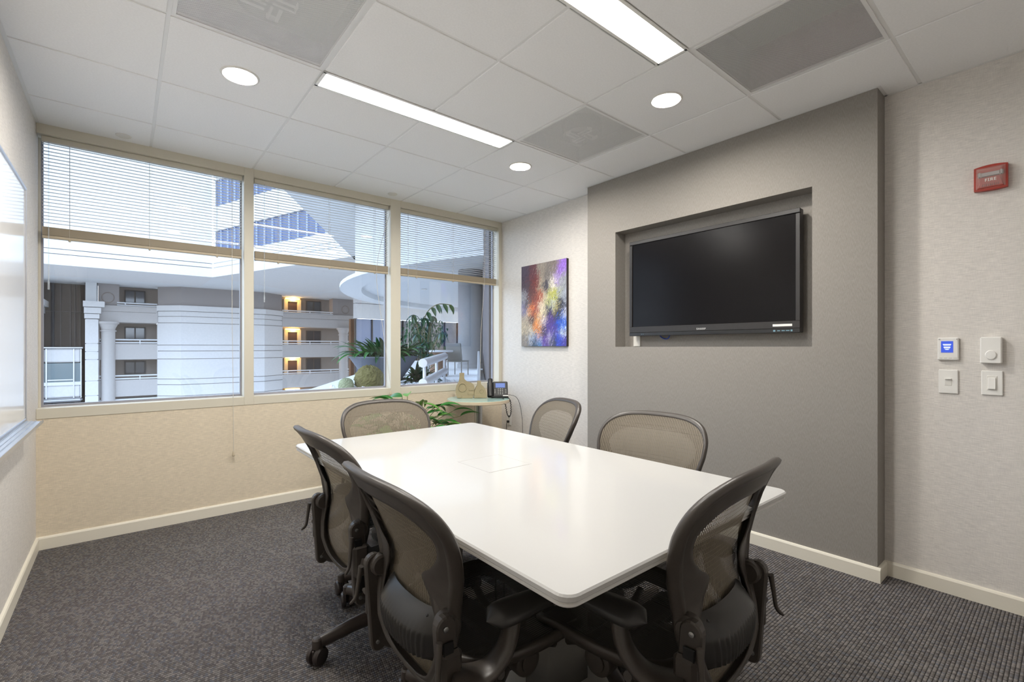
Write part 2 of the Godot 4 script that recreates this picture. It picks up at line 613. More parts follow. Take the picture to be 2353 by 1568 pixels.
	M.mullion = mat(rgb8(66, 60, 58), 0.5)
	M.mullion2 = mat(rgb8(170, 180, 205), 0.5)
	M.railwhite = mat(rgb8(222, 224, 228), 0.35)
	M.taupe2 = mat(rgb8(156, 150, 148), 0.8)
	M.liftglass = mat(rgb8(104, 124, 132), 0.12, 0.0, 0.7)
	M.smokepane = mat(Color(0.25, 0.22, 0.2, 0.45), 0.05)
	M.smokepane.transparency = BaseMaterial3D.TRANSPARENCY_ALPHA


func perforated(c: Color, hole: float) -> StandardMaterial3D:
	var m := mat(Color.WHITE, 0.5)
	m.albedo_texture = perforated_texture(c, hole)
	m.transparency = BaseMaterial3D.TRANSPARENCY_ALPHA_SCISSOR
	m.alpha_scissor_threshold = 0.5
	m.uv1_scale = Vector3(96, 96, 1)
	return m


# ------------------------------------------------------------ the room
func _ready() -> void:
	rng.seed = 7
	# camera
	var cam := Camera3D.new()
	cam.name = "camera"
	cam.near = 0.05
	cam.far = 300.0
	cam.projection = Camera3D.PROJECTION_FRUSTUM
	cam.size = 2.0 * 0.05 * 784.0 / 1078.35
	cam.frustum_offset = Vector2(0.0, 0.05 * 14.6 / 1078.35)
	cam.position = Vector3(-0.1394, 1.2176, 3.5667)
	cam.rotation = Vector3(0, deg_to_rad(-39.594), 0)
	add_child(cam)
	cam.current = true
	# daylight over the atrium outside
	var we := WorldEnvironment.new()
	we.name = "daylight"
	var env := Environment.new()
	var sky := Sky.new()
	var sm := ProceduralSkyMaterial.new()
	sm.sky_top_color = Color(0.77, 0.875, 1.0)
	sm.sky_horizon_color = Color(0.86, 0.925, 1.0)
	sm.ground_bottom_color = Color(0.42, 0.44, 0.46)
	sm.ground_horizon_color = Color(0.6, 0.62, 0.64)
	sm.sky_energy_multiplier = 1.0
	sky.sky_material = sm
	env.background_mode = Environment.BG_SKY
	env.sky = sky
	env.background_energy_multiplier = 1.98
	env.tonemap_mode = Environment.TONE_MAPPER_LINEAR
	env.tonemap_exposure = 2.4
	env.sdfgi_enabled = true
	env.ssao_enabled = true
	env.ssil_enabled = true
	we.environment = env
	add_child(we)

	make_materials()
	build_shell()
	build_ceiling()
	build_windows()
	build_feature()
	build_outside()
	build_table()
	build_chairs()
	build_wall_things()
	build_corner()


func build_shell() -> void:
	var m := MB.new()
	m.span(WX0 - 0.15, WX1 + 0.15, -0.12, 0.0, WZ0 - 0.16, WZ1 + 0.15)
	tag(obj("floor", m, M.carpet), "grey ribbed loop-pile carpet floor", "", "", "structure")
	m = MB.new()
	m.span(WX0 - 0.15, WX0, -0.12, 2.8, WZ0 - 0.16, WZ1 + 0.15)
	tag(obj("wall_left", m, M.wall), "beige woven wallpaper wall behind the whiteboard", "", "", "structure")
	m = MB.new()
	m.span(WX1, WX1 + 0.15, -0.12, 2.8, WZ0 - 0.16, WZ1 + 0.15)
	tag(obj("wall_right", m, M.wall), "beige woven wallpaper wall behind the painting", "", "", "structure")
	m = MB.new()
	m.span(WX0, WX1, -0.12, 2.8, WZ1, WZ1 + 0.15)
	tag(obj("wall_back", m, M.wall), "beige woven wallpaper wall opposite the windows", "", "", "structure")
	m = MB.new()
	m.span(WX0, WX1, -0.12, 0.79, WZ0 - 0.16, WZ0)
	tag(obj("wall_window", m, M.wall_lamp_tinted), "beige woven wallpaper wall under the windows", "", "", "structure")
	# skirting: a flat board with a chamfered top, one length per wall
	skirting("baseboard_window", "cream skirting board under the windows", Vector3(WX0, 0, WZ0), Vector3(WX1, 0, WZ0), Vector3(0, 0, 1))
	skirting("baseboard_left", "cream skirting board under the whiteboard", Vector3(WX0, 0, WZ0), Vector3(WX0, 0, WZ1), Vector3(1, 0, 0))
	skirting("baseboard_right", "cream skirting board below the painting", Vector3(WX1, 0, WZ0), Vector3(WX1, 0, 0.927), Vector3(-1, 0, 0))
	skirting("baseboard_right", "cream skirting board below the light switches", Vector3(WX1, 0, 2.90), Vector3(WX1, 0, WZ1), Vector3(-1, 0, 0))
	skirting("baseboard_feature", "cream skirting board along the grey fabric panel", Vector3(2.87, 0, 0.915), Vector3(2.87, 0, 2.915), Vector3(-1, 0, 0))
	skirting("baseboard_feature", "short cream skirting return on the panel's side", Vector3(2.87, 0, 2.90), Vector3(WX1 - 0.013, 0, 2.90), Vector3(0, 0, 1))
	skirting("baseboard_feature", "short cream skirting return below the painting", Vector3(2.87, 0, 0.927), Vector3(WX1 - 0.013, 0, 0.927), Vector3(0, 0, -1))
	skirting("baseboard_back", "cream skirting board opposite the windows", Vector3(WX0, 0, WZ1), Vector3(WX1, 0, WZ1), Vector3(0, 0, -1))


func skirting(called: String, label: String, a: Vector3, b: Vector3, out: Vector3) -> void:
	var d := (b - a).normalized()
	var m := MB.new()
	m.slab(PackedVector2Array([Vector2(0, 0), Vector2(0.014, 0), Vector2(0.014, 0.066), Vector2(0.010, 0.074), Vector2(0, 0.077)]), (b - a).length(), a, Basis(out, Vector3.UP, d))
	tag(obj(called, m, M.trim), label, "", "", "structure")


func build_ceiling() -> void:
	var top := structure("ceiling", "white suspended ceiling of square mineral tiles in a narrow grid")
	var m := MB.new()
	m.span(WX0 - 0.15, WX1 + 0.15, 2.80, 2.92, WZ0 - 0.16, WZ1 + 0.15)
	obj("deck", m, M.tee, top)
	var xs := [WX0]
	for k in range(0, 6):
		xs.append(k * T)
	xs[6] = WX1
	var zs := [WZ0]
	for k in range(0, 8):
		zs.append(k * T)
	zs.append(WZ1)
	var holes := {"0,1": 0.076, "3,3": 0.076, "3,1": 0.076, "0,3": 0.076}
	var lights := {"1,1": true, "2,1": true, "1,3": true, "2,3": true}
	var grilles := {"0,2": true, "3,2": true, "3,4": true}
	var shared := {}
	for a in xs.size() - 1:
		for b in zs.size() - 1:
			var i := a - 1
			var j := b - 1
			var key := "%d,%d" % [i, j]
			if grilles.has(key):
				continue
			var x0: float = xs[a] + (0.0 if a == 0 else 0.007)
			var x1: float = xs[a + 1] - (0.0 if a == xs.size() - 2 else 0.007)
			var z0: float = zs[b] + (0.0 if b == 0 else 0.007)
			var z1: float = zs[b + 1] - (0.0 if b == zs.size() - 2 else 0.007)
			if lights.has(key):
				z1 -= 0.158
			var cx := (x0 + x1) / 2
			var cz := (z0 + z1) / 2
			var sig := "%.3f %.3f %s" % [x1 - x0, z1 - z0, holes.has(key)]
			if not shared.has(sig):
				var mb := MB.new()
				if holes.has(key):
					ring_tile(mb, x1 - x0, z1 - z0, holes[key])
				else:
					mb.box(Vector3(0, 0.012, 0), Vector3(x1 - x0, 0.024, z1 - z0), 0.002)
				shared[sig] = mb.mesh()
			put("ceiling_tile", shared[sig], M.tile, top, Vector3(cx, CH, cz))
	# grid of narrow tees just above the tile faces, and the wall angle
	for k in range(1, xs.size() - 1):
		var t := MB.new()
		var runs := [[WZ0, WZ1]]
		if k == 3:
			runs = [[WZ0, 2.0 * T - 0.158], [2.0 * T + 0.004, 4.0 * T - 0.158], [4.0 * T + 0.004, WZ1]]
		for r in runs:
			t.span(xs[k] - 0.012, xs[k] + 0.012, CH + 0.004, CH + 0.010, r[0], r[1])
			t.span(xs[k] - 0.002, xs[k] + 0.002, CH + 0.010, CH + 0.045, r[0], r[1])
		obj("main_tee", t, M.tee, top)
	for k in range(1, zs.size() - 1):
		for a in xs.size() - 1:
			var t := MB.new()
			t.span(xs[a] + 0.012, xs[a + 1] - 0.012, CH + 0.004, CH + 0.010, zs[k] - 0.012, zs[k] + 0.012)
			obj("cross_tee", t, M.tee, top)
	for w in [[WX0, WX0 + 0.016, WZ0, WZ1], [WX1 - 0.016, WX1, WZ0, WZ1]]:
		var t := MB.new()
		t.span(w[0], w[1], CH - 0.0015, CH - 0.0002, w[2], w[3])
		obj("wall_angle", t, M.tee, top)
	# strip lights, one either side of the table's middle
	for zz in [2.0 * T, 4.0 * T]:
		strip_light(zz, "long recessed strip light between the round downlights and the windows" if zz < 1.5 else "long recessed strip light next to the dark return grille")
	for d in [[0, 1, "round recessed downlight by the left perforated diffuser"], [3, 3, "round recessed downlight beside the dark return grille"], [3, 1, "round recessed downlight between small perforated diffuser and windows"], [0, 3, "round recessed downlight on the whiteboard side of the room"]]:
		downlight(Vector3((d[0] + 0.5) * T, CH, (d[1] + 0.5) * T), d[2])
	grille(0, 2, "square perforated supply diffuser on the whiteboard side of the ceiling", false)
	grille(3, 2, "square perforated supply diffuser at the end of the strip light", false)
	grille(3, 4, "dark grey square perforated return air grille", true)
	for p in [[Vector3(-0.141, CH, -0.309), "flat round sprinkler cover plate in the ceiling near the whiteboard"], [Vector3(1.678, CH, -0.277), "flat round sprinkler cover plate in the ceiling above the middle window"]]:
		var c := MB.new()
		c.lathe([Vector2(0, -0.006), Vector2(0.036, -0.006), Vector2(0.040, -0.004), Vector2(0.041, 0.001)], 28)
		tag(obj("sprinkler_cover", c, M.white2, self, p[0]), p[1], "sprinkler cover", "sprinkler covers")


# square tile with a round cut-out
func ring_tile(mb: MB, w: float, d: float, r: float) -> void:
	var S := 32
	for k in S:
		var a0 := TAU * k / S
		var a1 := TAU * (k + 1) / S
		var q := []
		for a in [a0, a1]:
			var c := Vector2(cos(a), sin(a))
			var f := 1.0 / maxf(absf(c.x) / (w / 2), absf(c.y) / (d / 2))
			q.append([c * r, c * f])
		var P := func(p: Vector2, y: float) -> Vector3: return Vector3(p.x, y, p.y)
		var pts := [P.call(q[0][0], 0.0), P.call(q[0][1], 0.0), P.call(q[1][1], 0.0), P.call(q[1][0], 0.0)]
		if k % 8 == 3 or k % 8 == 4 or true:
			# keep the square corner where a segment passes it
			var m0 := Vector2(cos(a0), sin(a0))
			var m1 := Vector2(cos(a1), sin(a1))
			var side0 := absf(m0.x) / w > absf(m0.y) / d
			var side1 := absf(m1.x) / w > absf(m1.y) / d
			if side0 != side1 and absf(absf(q[0][1].x) - absf(q[1][1].x)) > 1e-5 and absf(absf(q[0][1].y) - absf(q[1][1].y)) > 1e-5:
				pts.insert(2, Vector3(signf(m0.x + m1.x) * w / 2, 0, signf(m0.y + m1.y) * d / 2))
		mb.flat(pts, Vector3.DOWN)
		var up := []
		for p in pts:
			up.append(p + Vector3(0, 0.024, 0))
		mb.flat(up, Vector3.UP)
		mb.flat([pts[0], pts[pts.size() - 1], up[up.size() - 1], up[0]], -(pts[0] + pts[pts.size() - 1]))
		for e in range(1, pts.size() - 2):
			mb.flat([pts[e], pts[e + 1], up[e + 1], up[e]], pts[e] + pts[e + 1])


func strip_light(z1: float, label: String) -> void:
	var x0 := T + 0.008
	var x1 := 3.0 * T - 0.008
	var z0 := z1 - 0.152
	var L := thing("strip_light", label, "ceiling light", Vector3((x0 + x1) / 2, CH, (z0 + z1) / 2), 0.0, "recessed strip lights")
	var w := (x1 - x0) / 2
	var d := (z1 - z0) / 2
	var b := MB.new()
	b.span(-w, w, 0.0, 0.09, -d, -d + 0.006)
	b.span(-w, w, 0.0, 0.09, d - 0.006, d)
	b.span(-w, -w + 0.006, 0.0, 0.09, -d, d)
	b.span(w - 0.006, w, 0.0, 0.09, -d, d)
	b.span(-w, w, 0.085, 0.09, -d, d)
	obj("housing", b, M.white, L)
	var f := MB.new()
	f.span(-w - 0.004, w + 0.004, -0.003, 0.0, -d - 0.004, -d + 0.010)
	f.span(-w - 0.004, w + 0.004, -0.003, 0.0, d - 0.010, d + 0.004)
	f.span(-w - 0.004, -w + 0.010, -0.003, 0.0, -d, d)
	f.span(w - 0.010, w + 0.004, -0.003, 0.0, -d, d)
	obj("trim_frame", f, M.white, L)
	var l := MB.new()
	l.span(-w + 0.006, w - 0.006, 0.012, 0.018, -d + 0.006, d - 0.006)
	obj("diffuser_lens", l, M.strip_glow, L)
	var a := AreaLight3D.new()
	a.name = "strip_lamp"
	a.area_size = Vector2(2 * w - 0.03, 2 * d - 0.03)
	a.light_energy = strip_energy
	a.light_color = Color(1.0, 0.997, 0.985)
	a.area_range = 12.0
	a.area_attenuation = 2.0
	a.shadow_enabled = true
	a.rotation = Vector3(-PI / 2, 0, 0)
	a.position = Vector3(0, 0.008, 0)
	L.add_child(a)


func downlight(at: Vector3, label: String) -> void:
	var L := thing("downlight", label, "ceiling light", at, 0.0, "round recessed downlights")
	var r := MB.new()
	r.lathe([Vector2(0.070, 0.012), Vector2(0.071, -0.002), Vector2(0.076, -0.005), Vector2(0.083, -0.004), Vector2(0.086, 0.0)], 40)
	obj("trim_ring", r, M.white2, L)
	var c := MB.new()
	c.lathe([Vector2(0.071, 0.010), Vector2(0.074, 0.05), Vector2(0.074, 0.14), Vector2(0.0, 0.14)], 32)
	obj("can", c, M.white, L)
	var l := MB.new()
	l.lathe([Vector2(0.0, 0.014), Vector2(0.070, 0.014), Vector2(0.070, 0.018), Vector2(0.0, 0.018)], 40)
	obj("lens", l, M.down_glow, L)
	var a := AreaLight3D.new()
	a.name = "down_lamp"
	a.area_size = Vector2(0.12, 0.12)
	a.light_energy = down_energy
	a.light_color = Color(1.0, 0.982, 0.95)
	a.area_range = 12.0
	a.area_attenuation = 2.0
	a.shadow_enabled = true
	a.rotation = Vector3(-PI / 2, 0, 0)
	a.position = Vector3(0, 0.006, 0)
	L.add_child(a)


func grille(i: int, j: int, label: String, dark: bool) -> void:
	var w := T / 2 - 0.009
	var G := thing("air_grille", label, "air grille", Vector3((i + 0.5) * T, CH, (j + 0.5) * T), 0.0, "" if dark else "perforated supply diffusers")
	var f := MB.new()
	for s in [-1.0, 1.0]:
		f.span(-w, w, -0.001, 0.012, s * w, s * (w - 0.014))
		f.span(s * w, s * (w - 0.014), -0.001, 0.012, -w + 0.014, w - 0.014)
	obj("frame", f, M.tee, G)
	var p := MB.new()
	p.flat([Vector3(-w + 0.012, 0.002, -w + 0.012), Vector3(w - 0.012, 0.002, -w + 0.012), Vector3(w - 0.012, 0.002, w - 0.012), Vector3(-w + 0.012, 0.002, w - 0.012)], Vector3.DOWN, [Vector2(0, 0), Vector2(1, 0), Vector2(1, 1), Vector2(0, 1)])
	obj("perforated_plate", p, M.perf_open if dark else M.perf, G)
	var b := MB.new()
	var dp := 0.23 if dark else 0.12
	for s in [-1.0, 1.0]:
		b.span(-w, w, 0.012, dp, s * w, s * (w - 0.003))
		b.span(s * w, s * (w - 0.003), 0.012, dp, -w, w)
	b.span(-w, w, dp - 0.003, dp, -w, w)
	obj("plenum_box", b, M.plenum, G)
	if not dark:
		var n := MB.new()
		n.lathe([Vector2(0.125, 0.016), Vector2(0.127, 0.10), Vector2(0.0, 0.10)], 32)
		obj("duct_neck", n, M.plenum, G)
		for k in 4:
			var d := MB.new()
			var a := PI / 2 * k
			var bs := Basis(Vector3.UP, a)
			d.box(bs * Vector3(0.052, 0.012, 0.045), Vector3(0.085, 0.004, 0.012), 0.0, bs)
			d.box(bs * Vector3(0.052, 0.012, 0.012), Vector3(0.085, 0.004, 0.010), 0.0, bs)
			d.box(bs * Vector3(0.092, 0.020, 0.03), Vector3(0.004, 0.02, 0.045), 0.0, bs)
			obj("deflector", d, M.tee, G)


func build_windows() -> void:
	# clear openings between the mullions: [x0, x1]
	var lites := [[WX0 + 0.012, 0.553], [0.618, 1.725], [1.822, 2.968]]
	var zi := WZ0 + 0.004
	var zo := WZ0 - 0.13
	var gz := -0.525
	for k in 3:
		var W := structure("window_%d" % (k + 1), ["wide cream framed fixed window beside the whiteboard", "cream framed fixed window between the two mullions", "narrower cream framed fixed window beside the painting wall"][k])
		var x0: float = lites[k][0]
		var x1: float = lites[k][1]
		var xl: float = WX0 if k == 0 else (lites[k - 1][1] + (0.065 if k == 1 else 0.097))
		var m := MB.new()
		m.span(xl, x1, 2.505, CH + 0.03, zo, zi, 0.002)
		obj("head_rail", m, M.frame, W)
		m = MB.new()
		m.span(xl, x1, 0.785, 0.848, zo, zi, 0.002)
		obj("sill", m, M.frame, W)
		m = MB.new()
		m.span(x1, [0.618, 1.822, WX1][k], 0.785, CH + 0.03, zo, zi, 0.002)
		obj("mullion" if k < 2 else "jamb", m, M.frame, W)
		if k == 0:
			m = MB.new()
			m.span(WX0, x0, 0.848, 2.505, zo, gz + 0.02, 0.001)
			obj("jamb", m, M.frame, W)
		# glazing beads round the pane
		m = MB.new()
		m.span(x0, x1, 0.848, 0.862, gz - 0.012, gz + 0.014)
		m.span(x0, x1, 2.491, 2.505, gz - 0.012, gz + 0.014)
		m.span(x0, x0 + 0.010, 0.862, 2.491, gz - 0.012, gz + 0.014)
		m.span(x1 - 0.010, x1, 0.862, 2.491, gz - 0.012, gz + 0.014)
		obj("glazing_bead", m, M.gasket, W)
		m = MB.new()
		m.span(x0 + 0.004, x1 - 0.004, 0.852, 2.501, gz - 0.003, gz + 0.003)
		obj("pane", m, M.glass, W)
		blind(k, x0 + 0.008, x1 - 0.008)


func blind(k: int, x0: float, x1: float) -> void:
	var zc := -0.452
	var w := x1 - x0
	var B := thing("venetian_blind", ["half-raised white mini blind on the wide window next to the whiteboard", "half-raised white mini blind on the middle window", "half-raised white mini blind on the window next to the painting wall"][k], "blind", Vector3((x0 + x1) / 2, 0, zc), 0.0, "")
	var m := MB.new()
	m.box(Vector3(0, 2.487, 0), Vector3(w, 0.034, 0.034), 0.002)
	obj("head_box", m, M.frame, B)
	# crowned slats, each a thin bent strip
	m = MB.new()
	var rows := []
	for q in 5:
		var f := q / 4.0 - 0.5
		var zz := f * 0.0245
		var yy := 0.0016 * (1.0 - 4.0 * f * f)
		rows.append([Vector3(-w / 2 + 0.004, yy, zz), Vector3(0, yy, zz), Vector3(w / 2 - 0.004, yy, zz)])
	m.grid(rows)
	var low := []
	for q in 5:
		var row := []
		for p in rows[4 - q]:
			row.append(p - Vector3(0, 0.0004, 0))
		low.append(row)
	m.grid(low)
	var slat := m.mesh()
	var y := 2.458
	while y > 1.962:
		put("slat", slat, M.slat, B, Vector3(0, y, 0))
		y -= 0.0208
	# gathered slats and the bottom rail
	m = MB.new()
	for q in 22:
		m.box(Vector3(0, 1.904 + q * 0.0023, 0), Vector3(w - 0.008, 0.0013, 0.0248))
	tag(obj("slat_stack", m, M.rail, B), "", "", "", "stuff")
	m = MB.new()
	m.box(Vector3(0, 1.892, 0), Vector3(w - 0.006, 0.018, 0.027), 0.004)
	obj("bottom_rail", m, M.rail, B)
	# ladder cords
	var at: Array = [[-0.40, -0.005, 0.385], [0.796, 1.192, 1.589], [2.004, 2.412, 2.800]][k]
	for x in at:
		m = MB.new()
		for s in [-1.0, 1.0]:
			m.cyl(Vector3(x - B.position.x, 1.892, s * 0.0135), Vector3(x - B.position.x, 2.475, s * 0.0135), 0.0009, 5)
		obj("ladder_cord", m, M.cord, B)
		m = MB.new()
		m.box(Vector3(x - B.position.x, 1.880, 0.004), Vector3(0.012, 0.012, 0.022), 0.003)
		obj("cord_button", m, M.rail, B)
	# tilt wand
	var wx: float = [-0.492, 0.694, 1.908][k] - B.position.x
	var wl: float = [1.60, 1.595, 1.24][k]
	m = MB.new()
	m.cyl(Vector3(wx, wl, 0.022), Vector3(wx, 2.47, 0.020), 0.0032, 6)
	m.cyl(Vector3(wx, wl - 0.03, 0.022), Vector3(wx, wl + 0.02, 0.022), 0.0048, 8)
	obj("tilt_wand", m, M.clear, B)
	# pull cord
	var px: float = [0.478, 1.71, 2.70][k] - B.position.x
	var bottom: float = [0.43, 0.80, 0.48][k]
	var top_x: float = [0.478, 1.735, 2.80][k] - B.position.x
	var mid: float = [0.478, 1.60, 2.79][k] - B.position.x
	var zb := WZ0 + 0.03 - zc
	m = MB.new()
	var path := [Vector3(top_x, 2.47, 0.018), Vector3(mid, 1.93, 0.02), Vector3((mid + px) / 2, 1.40, 0.024), Vector3(px, 0.88, zb), Vector3(px + 0.002, bottom + 0.02, zb)]
	m.tube(curve2(path, 5), 0.0019, 5, false, Vector3.BACK)
	obj("pull_cord", m, M.cord, B)
	m = MB.new()
	m.lathe([Vector2(0.002, 0.036), Vector2(0.006, 0.030), Vector2(0.010, 0.005), Vector2(0.008, 0.0), Vector2(0.0, 0.0)], 10, Vector3(px + 0.002, bottom - 0.01, zb))
	obj("cord_tassel", m, M.rail, B)


func build_feature() -> void:
	var F := structure("wall_feature", "grey fabric covered wall panel with a recess for the television")
	var x0 := 2.87
	var x1 := WX1 + 0.02
	var za := 0.927
	var zb := 2.90
	var na := 1.217
	var nb := 2.60
	var y0 := 1.222
	var y1 := 2.131
	var m := MB.new()
	m.span(x0, x1, 0.0, y0, za, zb)
	m.span(x0, x1, y1, CH + 0.02, za, zb)
	m.span(x0, x1, y0, y1, za, na)
	m.span(x0, x1, y0, y1, nb, zb)
	m.span(2.995, x1, y0, y1, na, nb)
	obj("panel", m, M.feature, F)
	# ceiling angle that follows the panel
	m = MB.new()
	m.span(x0 - 0.014, x0, CH - 0.0015, CH - 0.0002, za - 0.014, zb + 0.014)
	m.span(x0, WX1, CH - 0.0015, CH - 0.0002, zb, zb + 0.014)
	m.span(x0, WX1, CH - 0.0015, CH - 0.0002, za - 0.014, za)
	obj("wall_angle", m, M.tee, F)


func build_table() -> void:
	var cx := 1.0405
	var cz := 2.025
	var Tb := thing("conference_table", "glossy white rectangular conference table in the middle of the room", "table", Vector3(cx, 0, cz))
	var o := rounded_rect(1.067, 1.85, 0.035, 6)
	var m := MB.new()
	var flat := Basis(Vector3(1, 0, 0), Vector3(0, 0, 1), Vector3(0, 1, 0))
	m.slab(o, 0.017, Vector3(0, 0.723, 0), flat, 0.004)
	obj("tabletop", m, M.tabletop, Tb)
	m = MB.new()
	m.slab(rounded_rect(1.061, 1.844, 0.033, 6), 0.010, Vector3(0, 0.713, 0), flat, 0.003)
	obj("edge_band", m, M.tableedge, Tb)
	# flush hatch for the table connections: a thin raised rim round a lid
	m = MB.new()
	for s in [-1.0, 1.0]:
		m.box(Vector3(0, 0.7402, s * 0.108), Vector3(0.216, 0.0018, 0.006), 0.0006)
		m.box(Vector3(s * 0.105, 0.7402, 0), Vector3(0.006, 0.0018, 0.21), 0.0006)
	var hatch := obj("hatch_rim", m, M.tabletop, Tb)
	m = MB.new()
	m.box(Vector3(0, 0.7398, 0), Vector3(0.204, 0.0014, 0.210), 0.0005)
	obj("hatch_lid", m, M.tabletop, hatch)
	m = MB.new()
	m.box(Vector3(0, 0.655, 0), Vector3(0.20, 0.10, 0.20), 0.004)
	obj("connection_box", m, M.black, Tb)
	for z in [-0.47, 0.345]:
		m = MB.new()
		m.box(Vector3(0.02, 0.36, z), Vector3(0.20, 0.69, 0.12), 0.004)
		var p := obj("pedestal", m, M.pedestal, Tb)
		m = MB.new()
		m.box(Vector3(0.02, 0.010, z), Vector3(0.46, 0.020, 0.30), 0.004)
		obj("foot_plate", m, M.white2, p)
	m = MB.new()
	m.box(Vector3(0.02, 0.668, -0.06), Vector3(0.06, 0.06, 0.74), 0.004)
	obj("rail", m, M.black, Tb)
	for c in [[Vector3(-0.04, 0.61, 0.06), Vector3(-0.05, 0.42, 0.08), Vector3(-0.03, 0.22, 0.05), Vector3(0.02, 0.06, 0.02), Vector3(0.03, 0.006, -0.02)], [Vector3(0.03, 0.61, 0.07), Vector3(-0.01, 0.40, 0.09), Vector3(-0.02, 0.20, 0.10), Vector3(0.06, 0.05, 0.14), Vector3(0.12, 0.006, 0.16)]]:
		m = MB.new()
		m.tube(curve2(c, 6), 0.004, 6)
		obj("cord", m, M.rubber, Tb)


# ------------------------------------------------------------ chairs
# the back: centre line seen from the side, and how far its sides wrap forward
const BACK_Z := [Vector2(0.33, 0.225), Vector2(0.37, 0.245), Vector2(0.42, 0.257), Vector2(0.48, 0.255), Vector2(0.54, 0.247), Vector2(0.60, 0.246), Vector2(0.66, 0.256), Vector2(0.72, 0.278), Vector2(0.78, 0.306), Vector2(0.84, 0.340), Vector2(0.92, 0.392)]
const BACK_WRAP := [Vector2(0.33, 0.02), Vector2(0.45, 0.03), Vector2(0.60, 0.035), Vector2(0.75, 0.040), Vector2(0.92, 0.046)]


func back_z(x: float, y: float) -> float:
	var u := x / 0.27
	return table_lookup(BACK_Z, y) - table_lookup(BACK_WRAP, y) * u * u


func seat_y(x: float, z: float) -> float:
	var u := x / 0.25
	var y := 0.418 + 0.022 * u * u - 0.03 * z
	if z < -0.10:
		y -= 0.055 * pow((-0.10 - z) / 0.145, 2.0)
	return y


# right half of an outline (from the top middle to the bottom middle) mirrored to a closed ring
func mirrored(half: Array, per: int) -> Array:
	var r := curve2(half, per)
	r[0] = Vector2(0, r[0].y)
	var out := r.duplicate()
	for k in range(r.size() - 2, 0, -1):
		out.append(Vector2(-r[k].x, r[k].y))
	return out


func half_width(ring: Array, y: float) -> float:
	var best := 0.0
	for k in ring.size():
		var a: Vector2 = ring[k]
		var b: Vector2 = ring[(k + 1) % ring.size()]
		if (a.y - y) * (b.y - y) <= 0.0 and absf(a.y - b.y) > 1e-7:
			best = maxf(best, absf(lerpf(a.x, b.x, (y - a.y) / (b.y - a.y))))
	return best


# span of a ring along y at a given x
func span_at(ring: Array, x: float) -> Vector2:
	var lo := 9.0
	var hi := -9.0
	for k in ring.size():
		var a: Vector2 = ring[k]
		var b: Vector2 = ring[(k + 1) % ring.size()]
		if (a.x - x) * (b.x - x) <= 0.0 and absf(a.x - b.x) > 1e-7:
			var y := lerpf(a.y, b.y, (x - a.x) / (b.x - a.x))
			lo = minf(lo, y)
			hi = maxf(hi, y)
	return Vector2(lo, hi)


